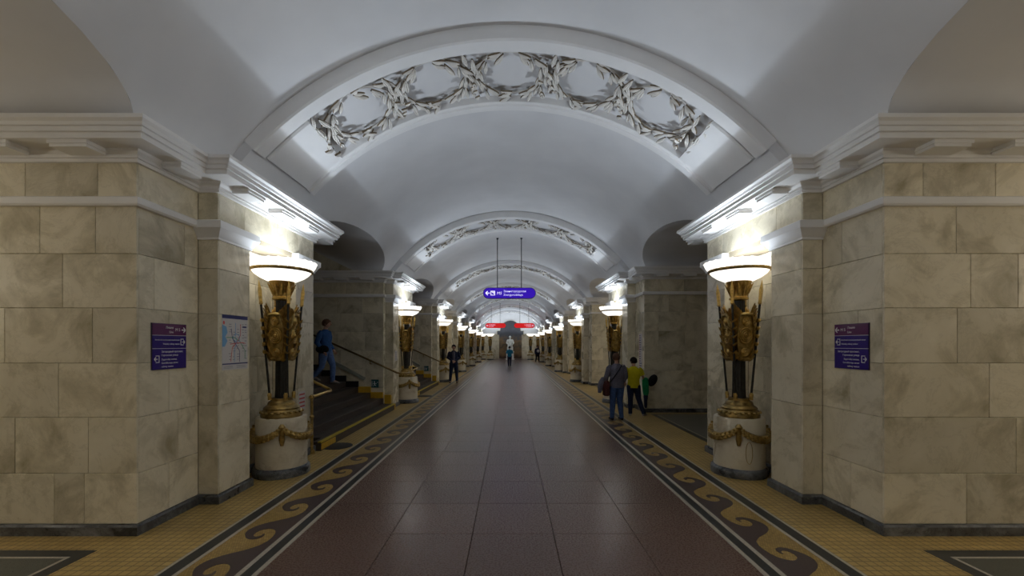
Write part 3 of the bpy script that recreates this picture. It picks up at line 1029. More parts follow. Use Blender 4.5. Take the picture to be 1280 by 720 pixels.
# lamps added out of view on the platform walls, brightening pier fronts and passages
def fill_lamp():
    root = empty('fill_lamp')
    MB().box(-.07, 0, -.70, .70, -.1, .1).build('housing', M['plaster_white'], root)
    MB().tube([(-.10, -.62, 0), (-.10, .62, 0)], .02, 10).build('tube', M['glass'], root, 60)
    ld = bpy.data.lights.new('fill_light', 'AREA'); ld.shape = 'RECTANGLE'; ld.size = .2; ld.size_y = 1.3
    ld.energy = FILL_W; ld.color = (1.0, .91, .75)
    lo = bpy.data.objects.new('fill_light', ld); C.objects.link(lo); lo.parent = root; lo.location = (-.14, 0, 0); lo.rotation_euler = (0, PI / 2, 0)
    return root
tl0 = None
for s in (-1, 1):
    for i in (-2, -1, 1, 2):
        if i == 1 and s < 0:
            continue
        a, b = gap_range(s, i)
        o = tl0 = fill_lamp() if tl0 is None else copy_tree(tl0)
        o.location = (s * 8.998, (a + b) / 2 + .5, 2.9); o.rotation_euler = (0, 0, 0 if s > 0 else PI)
        tag(o, 'added unseen fill lamp on the %s platform wall, %s passage counted from behind the camera' % ('left' if s < 0 else 'right', ORD[i + 2]), 'lamp', 'added fill lamps on the platform walls')

# ------------------------------------------------------------------ end wall, mural, statue
ew = MB()
ew.box(-9, 9, Y_END, Y_END + .3, 0, 7.5)
EW = tag(ew.build('wall_front', M['plaster_white']), 'far end wall with painted panel behind the statue', 'wall', kind='structure')
mb = MB(); mb.box(-3.6, 3.6, Y_END - .06, Y_END, 0, 3.1); mb.build('marble_dado', M['marble'], EW)
mb = MB(); sweep(mb, [(3.6, Y_END), (-3.6, Y_END)][::-1], [(d, z) for d, z in CORNICE]); mb.build('cornice', M['plaster_white'], EW, 25)
arch = [(-1.38, .1), (1.38, .1), (1.38, 3.0), (1.6, 3.0), (1.6, 3.45), (1.25, 3.45)] + [(1.25 * math.cos(PI * k / 12), 3.5 + 1.2 * math.sin(PI * k / 12)) for k in range(13)] + [(-1.25, 3.45), (-1.6, 3.45), (-1.6, 3.0), (-1.38, 3.0)]
def upright(poly, y0, y1):
    m = MB(); m.prism(poly, 0, y1 - y0)
    m.v = [(x, y1 - z, y) for x, y, z in m.v]
    return m
upright(arch, Y_END - .44, Y_END - .30).build('painted_panel', M['mural'], EW)
fo = upright([(x * 1.05, z * 1.01) for x, z in arch], Y_END - .30, Y_END).build('panel_surround', M['marble'], EW)

# ------------------------------------------------------------------ stairs
RISE_, TREAD = .157, .35
for n_, i in enumerate(STAIR_GAPS):
    a, b = gap_range(-1, i)
    root = empty('staircase', (0, 0, 0))
    tag(root, ['granite stairs with yellow edge climbing left behind the nearest left lamp', 'granite stairs climbing left beyond the second left lamp'][n_], 'stairs', 'stairs between the left piers', 'structure')
    x0 = 3.27
    for k in range(14):
        ya, yb = (a - .30, b + .0) if k == 0 else (a + .012, b - .012)
        if k == 0:
            ya, yb = a - .33, b - .02
            MB().cbox(-(x0 + .15), -x0, ya, yb, 0, RISE_, .006).build('step', M['stair'], root)
            MB().cbox(-(x0 + TREAD), -(x0 + .15), a + .012, b - .012, 0, RISE_, .002).build('step', M['stair'], root)
        else:
            MB().cbox(-(x0 + TREAD * (k + 1)), -(x0 + TREAD * k), ya, yb, 0, RISE_ * (k + 1), .006).build('step', M['stair'], root)
        if k >= 1:
            m = 'yellow' if k <= 2 else 'stair_black'
            for yy0, yy1 in ((a + .001, a + .014), (b - .045, b - .001)):
                MB().box(-(x0 + TREAD * (k + 1)), -(x0 + TREAD * k), yy0, yy1, RISE_ * (k + 1), RISE_ * (k + 2) + .01).build('stair_skirting', M[m], root)
    MB().box(-(x0 + .06), -(x0 - .004), a - .33, b - .02, RISE_ - .02, RISE_ + .004).build('edge_strip', M['yellow_line'], root)
    MB().box(-(x0 + .02), -(x0 - .006), a - .32, a + .28, .02, RISE_ - .035).build('riser_patch', M['yellow'], root)
    MB().box(-(x0 + .02), -(x0 - .006), b - .14, b - .03, .0, RISE_ - .02).build('riser_patch', M['yellow'], root)
    MB().box(-(x0 + .30), -(x0 + .12), b - .06, b + .0, RISE_, RISE_ * 2.6).build('corner_patch', M['yellow'], root)
    # dark round plate let into the floor at the foot
    pl = MB().lathe([(.27, -.004), (.27, .006), (.25, .009), (0, .009)], 36).build('floor_plate', M['iron'], None, 40)
    pl.location = (-3.14, a - .02 + .05, 0) if n_ == 0 else (-3.05, a + .05, 0)
    tag(pl, ['dark round floor plate at the foot of the nearer stairs', 'dark round floor plate at the foot of the farther stairs'][n_], 'floor plate', 'floor plates at the stairs')
    # brass rail along the near side
    hr = empty('handrail', (0, 0, 0))
    tag(hr, ['brass handrail bending round at the near side of the first stairs', 'brass handrail bending round at the near side of the second stairs'][n_], 'handrail', 'stair handrails')
    yr = a + .41
    pts = [(-3.35, a - .55, .96), (-3.35, a - .3, .965), (-3.37, yr - .1, .975), (-3.42, yr, .985), (-3.52, yr + .01, 1.03), (-3.87, yr + .01, 1.20), (-7.6, yr + .01, 1.20 + 3.73 * .449)]
    MB().tube(pts, .027, 10).build('rail', M['brass'], hr, 60)
    MB().tube([(-3.35, a - .5, 0.0), (-3.35, a - .5, .06), (-3.35, a - .5, .07), (-3.35, a - .5, .95)], [.05, .045, .024, .022], 10).build('post', M['bronze'], hr, 50)
    b_ = MB(); b_.ball((-3.35, a - .5, .955), .042, 10, 8); b_.ball((-3.35, a - .5, .62), .036, 10, 8); b_.ball((-3.35, a - .5, .30), .034, 10, 8); b_.build('knob', M['bronze'], hr, 60)
    for X in (4.6, 6.2):
        zz = 1.20 + (X - 3.87) * .449
        MB().tube([(-X, a - .01, zz - .12), (-X, yr - .1, zz - .12), (-X, yr, zz - .02)], .014, 6).build('bracket', M['bronze'], hr, 60)
    # dark bronze rail along the far side
    hr = empty('handrail', (0, 0, 0))
    tag(hr, ['bronze handrail along the pier wall beyond the man on the stairs', 'bronze handrail along the pier wall beyond the second stairs'][n_], 'handrail', 'stair handrails')
    yr = b - .14
    pts = [(-7.6, yr, 3.05), (-5.74, yr, 2.19), (-3.93, yr, 1.38), (-3.2, yr + .02, 1.04), (-3.08, yr + .1, 1.01), (-2.98, yr + .5, 1.0), (-3.04, yr + .78, 1.0)]
    MB().tube(pts, .027, 10).build('rail', M['rail_bronze'], hr, 60)
    for X in (3.95, 5.4, 6.8):
        zz = 1.38 + (X - 3.93) * .449
        MB().tube([(-X, b + .01, zz - .10), (-X, yr, zz - .10), (-X, yr, zz - .02)], .014, 6).build('bracket', M['bronze'], hr, 60)
    # pale bar under that rail and green exit plate
    br = MB(); br.add([(-5.05, b - .06, 1.30), (-4.17, b - .06, .82), (-4.13, b - .06, .89), (-5.01, b - .06, 1.38), (-5.05, b, 1.30), (-4.17, b, .82), (-4.13, b, .89), (-5.01, b, 1.38)],
                      [(0, 1, 2, 3), (4, 7, 6, 5), (0, 4, 5, 1), (1, 5, 6, 2), (2, 6, 7, 3), (3, 7, 4, 0)])
    tag(br.build('guard_bar', M['pale_metal']), ['pale sloping metal bar on the wall above the first stairs', 'pale sloping metal bar on the wall above the second stairs'][n_], 'bar', 'bars on the stair walls')
    ex = MB().box(-3.96, -3.75, b - .018, b - .0005, .61, .84).build('exit_sign', M['exit_green'])
    tag(ex, ['small green exit plate low on the wall beside the first stairs', 'small green exit plate low on the wall beside the second stairs'][n_], 'sign', 'exit plates at the stairs')
    pm = MB()
    yv = b - .019
    pm.ball((-3.87, yv, .775), (.018, .004, .018), 8, 6)
    for (p, q, rr) in (((-3.87, yv, .75), (-3.86, yv, .69), .012), ((-3.86, yv, .69), (-3.90, yv, .65), .009), ((-3.86, yv, .69), (-3.82, yv, .66), .009), ((-3.87, yv, .74), (-3.81, yv, .72), .008), ((-3.87, yv, .74), (-3.91, yv, .71), .008)):
        pm.tube([p, q], rr, 6)
    pm.box(-3.945, -3.93, yv - .001, yv + .001, .64, .80); pm.box(-3.80, -3.77, yv - .001, yv + .001, .75, .765)
    pm.build('exit_pictogram', M['text'], ex)

# ------------------------------------------------------------------ signs
TEXTS = []
def text(body, size, mat, parent, m4, align='LEFT', shear=0.0):
    cu = bpy.data.curves.new('lettering', 'FONT')
    cu.body = body; cu.size = size; cu.align_x = align; cu.align_y = 'CENTER'; cu.extrude = .0006; cu.shear = shear
    cu.resolution_u = 2
    cu.materials.append(mat)
    o = bpy.data.objects.new('lettering', cu); C.objects.link(o)
    TEXTS.append((o, cu, mat, parent, m4))
def face_frame(o, x, y):
    X, Y, Z = Vector(x), Vector(y), Vector(x).cross(Vector(y))
    return Matrix(((X.x, Y.x, Z.x, o[0]), (X.y, Y.y, Z.y, o[1]), (X.z, Y.z, Z.z, o[2]), (0, 0, 0, 1)))

def flat(mb, pts, z0, z1):
    return mb.prism(pts, z0, z1)
def arrow_mb(cx, cy, size, d, z):
    """open arrow head with shaft, pointing in +d x"""
    m = MB(); w = size * .11
    def bar(x0, y0, x1, y1):
        e = (Vector((x1, y1)) - Vector((x0, y0))).normalized(); n = Vector((-e.y, e.x)) * w
        m.prism([(x0 - n.x, y0 - n.y), (x1 - n.x, y1 - n.y), (x1 + n.x, y1 + n.y), (x0 + n.x, y0 + n.y)], z, z + .0015)
    bar(cx - d * size * .5, cy, cx + d * size * .5, cy)
    bar(cx + d * size * .5, cy, cx, cy + size * .5)
    bar(cx + d * size * .5, cy, cx, cy - size * .5)
    return m
def door_icon(cx, cy, h, d, z):
    """open door frame with an arrow leaving it towards +d x"""
    m = MB(); w = h * .62; t = h * .10
    m.prism([(cx - w / 2, cy + h / 2 - t), (cx + w / 2, cy + h / 2 - t), (cx + w / 2, cy + h / 2), (cx - w / 2, cy + h / 2)], z, z + .0015)
    m.prism([(cx - w / 2, cy - h / 2), (cx + w / 2, cy - h / 2), (cx + w / 2, cy - h / 2 + t), (cx - w / 2, cy - h / 2 + t)], z, z + .0015)
    e = -d * w / 2
    xa, xb = sorted((cx + e, cx + e + d * t))
    m.prism([(xa, cy - h / 2), (xb, cy - h / 2), (xb, cy + h / 2), (xa, cy + h / 2)], z, z + .0015)
    m.join(arrow_mb(cx + d * w * .45, cy, h * .55, d, z))
    return m

def wall_sign(s):
    Wd, H = .46, .48
    yc, zc = 4.578, 1.825
    x = s * (XB - .0)
    fr = face_frame((x - s * .012, yc, zc), (0, -s, 0), (0, 0, 1))
    root = empty('direction_sign')
    root.matrix_world = fr
    tag(root, 'purple and blue direction sign on the nearest %s pier' % ('left' if s < 0 else 'right'), 'sign', 'purple direction signs')
    MB().box(-Wd / 2, Wd / 2, -H / 2, H / 2, -.012, 0).build('sign_board', M['sign_edge'], root)
    y1, y2 = H / 2 - .125, H / 2 - .262
    e = .004
    MB().box(-Wd / 2 + e, Wd / 2 - e, y1 + .002, H / 2 - e, 0, .0025).build('top_field', M['violet'], root)
    MB().box(-Wd / 2 + e, Wd / 2 - e, y2 + .002, y1 - .002, 0, .0025).build('middle_field', M['indigo'], root)
    MB().box(-Wd / 2 + e, Wd / 2 - e, -H / 2 + e, y2 - .002, 0, .0025).build('bottom_field', M['indigo'], root)
    for yv in (y1, y2):
        MB().box(-Wd / 2 + e, Wd / 2 - e, yv - .002, yv + .002, 0, .0035).build('dividing_line', M['text'], root)
    z = .0032
    k = -s      # +1 on the left sign: arrow at its right end
    T = lambda b, x_, y_, sz, al: text(b, sz, M['text'], root, Matrix.Translation((x_, y_, z)), al)
    yt = (H / 2 + y1) / 2
    arrow_mb(k * .185, yt, .055, k, z).build('arrow', M['text'], root)
    T('M 5', k * .105, yt, .045, 'CENTER')
    T('Линия', k * .045, yt + .02, .034, 'RIGHT' if k > 0 else 'LEFT')
    T('Line', k * .045, yt - .026, .034, 'RIGHT' if k > 0 else 'LEFT')
    ym = (y1 + y2) / 2
    door_icon(k * .165, ym, .070, k, z).build('exit_icon', M['text'], root)
    T('Витебский железнодорожный вокзал', k * .13, ym + .021, .0178, 'RIGHT' if k > 0 else 'LEFT')
    T('Vitebsky railway station', k * .13, ym - .021, .0235, 'RIGHT' if k > 0 else 'LEFT')
    yb = (y2 - H / 2) / 2
    door_icon(-k * .165, yb, .075, -k, z).build('exit_icon', M['text'], root)
    for q, ln in enumerate(('Загородный проспект,', 'Гороховая улица', 'Zagorodny avenue,', 'Gorokhovaya street', 'railway station')):
        T(ln, -k * .115, yb + .075 - .037 * q - (.006 if q > 1 else 0), .027, 'LEFT' if k > 0 else 'RIGHT')
wall_sign(-1); wall_sign(1)

# metro map on the nearest left pilaster
root = empty('metro_map')
Wm, Hm = .49, .66
root.matrix_world = face_frame((-(XP - .006), 5.317, 1.868), (0, 1, 0), (0, 0, 1))
tag(root, 'white metro map poster on the nearest left pilaster', 'poster')
MB().box(-Wm / 2, Wm / 2, -Hm / 2, Hm / 2, -.006, 0).build('map_sheet', M['paper'], root)
MB().box(-Wm / 2, Wm / 2, Hm / 2 - .042, Hm / 2, 0, .001).build('header_bar', M['navy_print'], root)
MB().box(-Wm / 2, Wm / 2, -Hm / 2 + .065, -Hm / 2 + .08, 0, .001).build('footer_bar', M['navy_print'], root)
rnd = random.Random(3)
MB().prism([(-.245, .21), (-.17, .19), (-.15, .12), (-.19, .07), (-.15, .02), (-.20, -.05), (-.245, -.05)], 0, .0008).build('water_print', M['blue_print'], root)
for mm, pts in (('red_print', [(.10, .23), (.10, .1), (.06, .03), (-.06, -.06), (-.09, -.23)]), ('blue_print', [(.0, .24), (.0, .1), (.02, .0), (-.02, -.1), (-.02, -.24)]),
                ('green_print', [(-.17, .06), (-.02, .06), (.08, .02), (.19, -.1), (.19, -.2)]), ('red_print', [(-.1, -.02), (.0, -.01), (.12, .0), (.2, -.01)]),
                ('navy_print', [(-.08, .17), (-.06, .06), (.02, -.04), (.08, -.1), (.08, -.24)]), ('blue_print', [(-.06, .05), (.0, .11), (.07, .09), (.08, .03), (.02, .0), (-.06, .05)])):
    m = MB()
    for p, q in zip(pts[:-1], pts[1:]):
        e = (Vector(q) - Vector(p)).normalized(); n = Vector((-e.y, e.x)) * .004
        m.prism([(p[0] - n.x, p[1] - n.y), (q[0] - n.x, q[1] - n.y), (q[0] + n.x, q[1] + n.y), (p[0] + n.x, p[1] + n.y)], 0, .0012)
        L_ = (Vector(q) - Vector(p)).length
        for j in range(max(1, int(L_ / .028))):
            c = Vector(p) + e * (j + .5) * .028
            m.prism([(c.x + .006 * math.cos(2 * PI * t / 8), c.y + .006 * math.sin(2 * PI * t / 8)) for t in range(8)], 0, .0016)
    m.build('route_line', M[mm], root)
m = MB()
for col_x in (-.12, -.05, .03, .13, .18):
    for j in range(14):
        yv = .22 - .033 * j + rnd.uniform(-.006, .006)
        if rnd.random() < .75:
            m.box(col_x + rnd.uniform(-.01, .01), col_x + .03 + rnd.uniform(0, .02), yv, yv + .008, 0, .001)
for j in range(3):
    m.box(-.22, -.05, -.285 - .013 * j, -.281 - .013 * j, 0, .001); m.box(.02, .2, -.285 - .013 * j, -.281 - .013 * j, 0, .001)
m.build('station_names', M['grey_print'], root)['kind'] = 'stuff'
MB().box(.14, .22, .185, .205, 0, .0012).build('legend_box', M['navy_print'], root)
m = MB(); m.prism([(-.215 + .016 * math.cos(t * PI / 6), .235 + .022 * math.sin(t * PI / 6)) for t in range(12)], 0, .0012); m.build('emblem', M['red_print'], root)

# narrow notices on the second piers
root = empty('station_notice')
root.matrix_world = face_frame((XB - .006, 12.0, 1.62), (0, -1, 0), (0, 0, 1))
tag(root, 'narrow white list of stations on the second right pier, beside the youth in yellow', 'notice')
MB().box(-.14, .14, -.52, .52, -.006, 0).build('notice_sheet', M['paper'], root)
m = MB()
for j in range(15):
    m.box(-.10, .03 + rnd.uniform(-.03, .08), .45 - .064 * j, .475 - .064 * j, 0, .001)
m.build('printed_lines', M['navy_print'], root)['kind'] = 'stuff'
MB().box(-.12, -.105, -.46, .48, 0, .0012).build('route_line', M['red_print'], root)
root = empty('paper_notice')
root.matrix_world = face_frame((-(XP - .004), pier_y(1) - .92, 1.50), (0, 1, 0), (0, 0, 1))
tag(root, 'small white paper notice on the second left pilaster', 'notice')
MB().box(-.12, .12, -.15, .15, -.004, 0).build('notice_sheet', M['paper'], root)
m = MB()
for j in range(6):
    m.box(-.09, .06 + .03 * (j % 2), .10 - .042 * j, .112 - .042 * j, 0, .001)
m.build('printed_lines', M['grey_print'], root)['kind'] = 'stuff'
root = empty('safety_notice')
root.matrix_world = face_frame((-(XP - .004), pier_y(0) + .80, .93), (0, 1, 0), (0, 0, 1))
tag(root, 'small white notice with red bars behind the nearest left lamp', 'notice')
MB().box(-.11, .11, -.15, .15, -.004, 0).build('notice_sheet', M['paper'], root)
m = MB()
for j in range(4):
    m.box(-.09, .09, .09 - .064 * j, .115 - .064 * j, 0, .001)
m.build('printed_bars', M['red_print'], root)['kind'] = 'stuff'

# signs hung from the vault
def pill(w, h, n=10):
    r = h / 2
    return [((w / 2 - r) + r * math.cos(-PI / 2 + PI * k / n), r * math.sin(-PI / 2 + PI * k / n)) for k in range(n + 1)] + \
           [(-(w / 2 - r) + r * math.cos(PI / 2 + PI * k / n), r * math.sin(PI / 2 + PI * k / n)) for k in range(n + 1)]
def hung_sign(xc, yc, zc, w, h, rods, mat, label, build_text):
    root = empty('hanging_sign')
    root.matrix_world = face_frame((xc, yc, zc), (1, 0, 0), (0, 0, 1))
    tag(root, label, 'sign')
    MB().prism(pill(w, h), -.09, 0).build('sign_box', M['sign_edge'], root, 30)
    MB().prism(pill(w - .04, h - .04), 0, .006).build('lit_face', mat, root, 30)
    MB().prism(pill(w - .04, h - .04), -.096, -.09).build('lit_face', mat, root, 30)
    for rx in rods:
        zt = VC + math.sqrt(VR * VR - (xc + rx) ** 2)
        MB().tube([(rx, h / 2 - .01, -.045), (rx, zt - zc - .02, -.045)], .016, 8).build('rod', M['iron'], root, 60)
        MB().tube([(rx, zt - zc - .05, -.045), (rx, zt - zc + .01, -.045)], [.03, .05], 10).build('ceiling_rose', M['iron'], root, 60)
    build_text(root)
def t_purple(root):
    z = .0075; m_ = M['lit_text']
    arrow_mb(-.80, 0, .15, -1, z).build('arrow', m_, root)
    MB().box(-.70, -.53, -.085, .085, .006, z + .001).build('stairs_plate', m_, root)
    st = MB()
    for k in range(4):
        st.box(-.67 + .03 * k, -.64 + .03 * k, -.06, .04 - .025 * k, z, z + .0025)
    st.ball((-.585, .045, z), (.014, .014, .003), 8, 5)
    st.build('stairs_pictogram', M['lit_violet'], root)
    text('M5', .15, m_, root, Matrix.Translation((-.38, -.01, z)), 'CENTER', .2)
    text('Звенигородская', .105, m_, root, Matrix.Translation((-.22, .065, z)))
    text('Zvenigorodskaya', .105, m_, root, Matrix.Translation((-.22, -.065, z)))
hung_sign(-.037, 16.0, 3.735, 1.96, .41, (-.445, .445), M['lit_violet'], 'violet hanging sign with white arrow on two rods', t_purple)
def t_red(sgn):
    def f(root):
        z = .0075; m_ = M['lit_text']
        arrow_mb(sgn * .78, 0, .14, sgn, z).build('arrow', m_, root)
        al = 'RIGHT' if sgn > 0 else 'LEFT'
        text('к поездам', .13, m_, root, Matrix.Translation((sgn * .66, .07, z)), al)
        text('To trains', .13, m_, root, Matrix.Translation((sgn * .66, -.07, z)), al)
    return f
hung_sign(-1.40, 41.0, 3.60, 1.96, .48, (-.42, .42), M['lit_red'], 'red hanging sign with lettering, left one of the pair', t_red(-1))
hung_sign(1.32, 41.0, 3.60, 1.96, .48, (-.42, .42), M['lit_red'], 'red hanging sign with lettering, right one of the pair', t_red(1))

# ------------------------------------------------------------------ people
PENDING = []
def skin_mesh(verts, edges, radii, root_i=0, sub=1):
    me = bpy.data.meshes.new('body_skeleton')
    me.from_pydata([tuple(v) for v in verts], edges, [])
    o = bpy.data.objects.new('body_skeleton', me); C.objects.link(o)
    md = o.modifiers.new('Skin', 'SKIN'); md.use_smooth_shade = True
    sv = me.skin_vertices[0].data
    for k, r in enumerate(radii):
        sv[k].radius = (r, r)
        sv[k].use_root = (k == root_i)
    ss = o.modifiers.new('Subsurf', 'SUBSURF'); ss.levels = sub; ss.render_levels = sub
    return o
def head_mb(c, h, yaw, tilt=0.0, hair=None):
    """a head of height h (chin to crown) centred at c, facing -y before the turn"""
    m = MB()
    n, k = 16, 12
    rings = []
    for j in range(1, k):
        a = PI * j / k
        z = -math.cos(a)
        ring = []
        for q in range(n):
            t = 2 * PI * q / n
            rx, ry = .385 * math.sin(a), .46 * math.sin(a)
            if z < -.1:
                rx *= 1 + .30 * (z + .1); ry *= 1 + .18 * (z + .1)
            x = rx * math.cos(t); y = ry * math.sin(t)
            if z < 0 and y > 0:
                y *= 1 + .35 * z       # nape
            if y < 0 and -.3 < z < .2:
                y -= .0
            ring.append((x * h, y * h, z * .5 * h))
        rings.append(ring)
    m.loft(rings)
    m.ball((0, -.47 * h, -.08 * h), (.05 * h, .09 * h, .10 * h), 8, 6)             # nose
    for s in (-1, 1):
        m.ball((s * .385 * h, .03 * h, -.03 * h), (.03 * h, .07 * h, .12 * h), 8, 6)    # ears
    m.ball((0, -.415 * h, -.29 * h), (.12 * h, .05 * h, .035 * h), 8, 5)           # mouth
    R = Matrix.Translation(c) @ Matrix.Rotation(yaw, 4, 'Z') @ Matrix.Rotation(tilt, 4, 'X')
    m.xform(R)
    e = MB()
    for s in (-1, 1):
        e.ball((s * .15 * h, -.405 * h, .02 * h), (.055 * h, .03 * h, .03 * h), 8, 5)
    e.xform(R)
    hm = MB()
    rings = []
    for j in range(0, 9):
        a = j / 8 * PI * .70
        ring = []
        for q in range(n):
            t = 2 * PI * q / n
            front = max(0, -math.sin(t))
            aa = a * (1 - .46 * front)
            ring.append((.425 * h * math.sin(aa) * math.cos(t) + 0, .505 * h * math.sin(aa) * math.sin(t) + .01 * h, (.06 + .50 * math.cos(aa)) * h))
        rings.append(ring)
    hm.loft(rings)
    hm.xform(R)
    return m, e, hm

def limb_rings(mb, pts, rs, n=12, flat_=1.0):
    mb.tube(pts, [(r, r * flat_) for r in rs], n)

def person(label, loc, rz, h, J, outfit, head_yaw=0.0, head_tilt=0.0, group=None, statue=False):
    """J: joints in body space (metres for a height of 1, facing -y): hip_l, knee_l, foot_l, sh_l, el_l, wr_l ... 'c' chest, 'p' pelvis, 'n' neck, 'hd' head"""
    root = empty('person' if not statue else 'statue', loc, rz)
    j = {k: Vector(v) * h for k, v in J.items() if k != 'twist'}
    V = []; E = []; R = []
    def add(p, r, par=None):
        V.append(p); R.append(r * h)
        if par is not None:
            E.append((par, len(V) - 1))
        return len(V) - 1
    p = add(j['p'], .075)
    sp = add(j['p'].lerp(j['c'], .5), .068, p)
    c = add(j['c'], .060, sp)
    n0 = add(j['n'], .034, c)
    add(j['hd'] - Vector((0, 0, .03 * h)), .034, n0)
    for sd in ('l', 'r'):
        a = add(j['sh_' + sd].lerp(j['c'], .12), .021, c); b = add(j['el_' + sd], .024, a); w = add(j['wr_' + sd], .016, b)
        a = add(j['hip_' + sd], .052, p); b = add(j['kn_' + sd], .033, a); k = add(j['an_' + sd], .021, b)
        add(j['an_' + sd] + Vector(J.get('toe_' + sd, (0, -.09, -.025))) * h, .017, k)
    # hands: palm and five fingers for each
    body = skin_mesh(V, E, R, 0, 1)
    hands = MB()
    for sd in ('l', 'r'):
        w = j['wr_' + sd]; d = (w - j['el_' + sd]).normalized()
        sx = 1 if sd == 'l' else -1
        side = Vector((0, 1, 0)) if abs(d.z) > .6 else Vector((0, 0, 1))
        side = (side - d * side.dot(d)).normalized()
        nrm = d.cross(side)
        palm = w + d * .028 * h
        hands.tube([w - d * .005 * h, w + d * .012 * h, palm, w + d * .052 * h], [(.014 * h, .012 * h), (.017 * h, .013 * h), (.024 * h, .012 * h), (.021 * h, .010 * h)], 8)
        for q, L in enumerate((.036, .042, .040, .032)):
            b0 = w + d * .050 * h + side * (.016 - .0105 * q) * h
            b1 = b0 + d * L * .55 * h + nrm * .004 * h * sx
            b2 = b0 + d * L * .92 * h + nrm * .014 * h * sx
            hands.tube([b0, b1, b2], [.0056 * h, .0052 * h, .0038 * h], 6)
        t0 = w + d * .018 * h + side * .015 * h
        hands.tube([t0, t0 + side * .016 * h + d * .012 * h, t0 + side * .020 * h + d * .032 * h], [.0065 * h, .006 * h, .0042 * h], 6)
    hm, em, hair = head_mb(j['hd'], .135 * h, head_yaw, head_tilt)
    PENDING.append((body, hands, hm, root, M['statue'] if statue else M['skin']))
    o = outfit
    if not statue:
        em.build('eyes', M['hair_black'], root, 60)
    hair.build('hair', M['statue'] if statue else M[o['hair']], root, 60)
    # torso garment: stacked ellipses
    def torso(mat, name, z_lo, grow=1.0, sleeves=True, sleeve_to=1.0, collar=True):
        m = MB()
        rows = []
        pe, ch, ne = j['p'], j['c'], j['n']
        for f, w_, d_ in ((z_lo, .098, .075), (0.0, .098, .074), (.25, .090, .066), (.5, .092, .068), (.8, .108, .073), (1.0, .114, .070), (1.14, .114, .062), (1.25, .098, .054), (1.34, .062, .046), (1.42, .036, .038)):
            q = pe.lerp(ch, f) if f <= 1 else ch.lerp(ne, min(1, (f - 1) / .42))
            tw = J.get('twist', 0.0) * max(0, min(1, f))
            rows.append([q + Vector((w_ * grow * h * math.cos(t) * math.cos(tw) - d_ * grow * h * math.sin(t) * math.sin(tw), w_ * grow * h * math.cos(t) * math.sin(tw) + d_ * grow * h * math.sin(t) * math.cos(tw), 0)) for t in (2 * PI * k / 18 for k in range(18))])
        m.loft(rows)
        for sd in ('l', 'r'):
            s0, e0, w0 = j['sh_' + sd], j['el_' + sd], j['wr_' + sd]
            if sleeve_to >= 1:
                limb_rings(m, [s0.lerp(j['c'], .30), s0.lerp(e0, .05), s0.lerp(e0, .2), s0.lerp(e0, .5), e0, e0.lerp(w0, .6), e0.lerp(w0, .97)], [.014 * h, .035 * h, .044 * h, .041 * h, .037 * h, .031 * h, .026 * h])
            else:
                limb_rings(m, [s0.lerp(j['c'], .30), s0.lerp(e0, .05), s0.lerp(e0, .2), s0.lerp(e0, .5), s0.lerp(e0, .85)], [.014 * h, .035 * h, .044 * h, .044 * h, .042 * h])
        return m.build(name, mat, root, 60)
    MT = (lambda k: M['statue']) if statue else (lambda k: M[k])
    tb = torso(MT(o['top']), o['top_name'], o.get('z_lo', -.25), o.get('grow', 1.0), True, o.get('sleeve', 1.0))
    # trousers
    m = MB()
    for sd in ('l', 'r'):
        a, b, k = j['hip_' + sd], j['kn_' + sd], j['an_' + sd]
        top = j['p'] + (a - j['p']) * .6 + Vector((0, 0, .03 * h))
        limb_rings(m, [top, a, a.lerp(b, .5), b, b.lerp(k, .4), b.lerp(k, .8), k + (k - b).normalized() * .012 * h], [.066 * h, .068 * h, .056 * h, .043 * h, .041 * h, .034 * h, .033 * h], 14)
    rows = []
    for dz, w_, d_ in ((-.05, .070, .060), (-.02, .092, .070), (.03, .094, .070), (.06, .088, .066)):
        rows.append([j['p'] + Vector((w_ * h * math.cos(t), d_ * h * math.sin(t), dz * h)) for t in (2 * PI * q / 16 for q in range(16))])
    m.loft(rows)
    m.build('trousers', MT(o['legs']), root, 60)
    for sd in ('l', 'r'):
        a = j['an_' + sd]; t = Vector(J.get('toe_' + sd, (0, -.09, -.025))) * h
        f = Vector((t.x, t.y, 0)).normalized()
        sole = a + Vector((0, 0, -.030 * h))
        s_ = MB()
        pts = [a + Vector((0, 0, .012 * h)) - f * .006 * h, sole + Vector((0, 0, .010 * h)) - f * .016 * h, sole - f * .004 * h + Vector((0, 0, .006 * h))]
        rows = []
        for u, w_, hh in ((-.032, .012, .030), (-.025, .022, .045), (0, .024, .050), (.04, .023, .038), (.08, .026, .026), (.105, .018, .018), (.115, .006, .010)):
            ce = Vector((a.x, a.y, a.z - .037 * h)) + f * u * h
            if abs(t.z + .025 * h) > .01 * h:
                ce.z += (t.z + .025 * h) * u / .09
            sidev = Vector((-f.y, f.x, 0))
            rows.append([ce + sidev * w_ * h * math.cos(q_) + Vector((0, 0, max(0.0, hh * h * (.45 + .55 * math.sin(q_))))) for q_ in (2 * PI * k / 12 for k in range(12))])
        s_.loft(rows)
        s_.build('shoe', MT(o['shoes']), root, 60)
    return root, j

def std_pose():
    return dict(p=(0, 0, .52), c=(0, .005, .72), n=(0, .005, .838), hd=(0, -.012, .925),
                sh_l=(.105, .005, .80), el_l=(.135, .02, .63), wr_l=(.135, -.02, .485),
                sh_r=(-.105, .005, .80), el_r=(-.135, .02, .63), wr_r=(-.135, -.02, .485),
                hip_l=(.05, 0, .49), kn_l=(.055, -.01, .275), an_l=(.06, .01, .045),
                hip_r=(-.05, 0, .49), kn_r=(-.055, -.01, .275), an_r=(-.06, .01, .045))

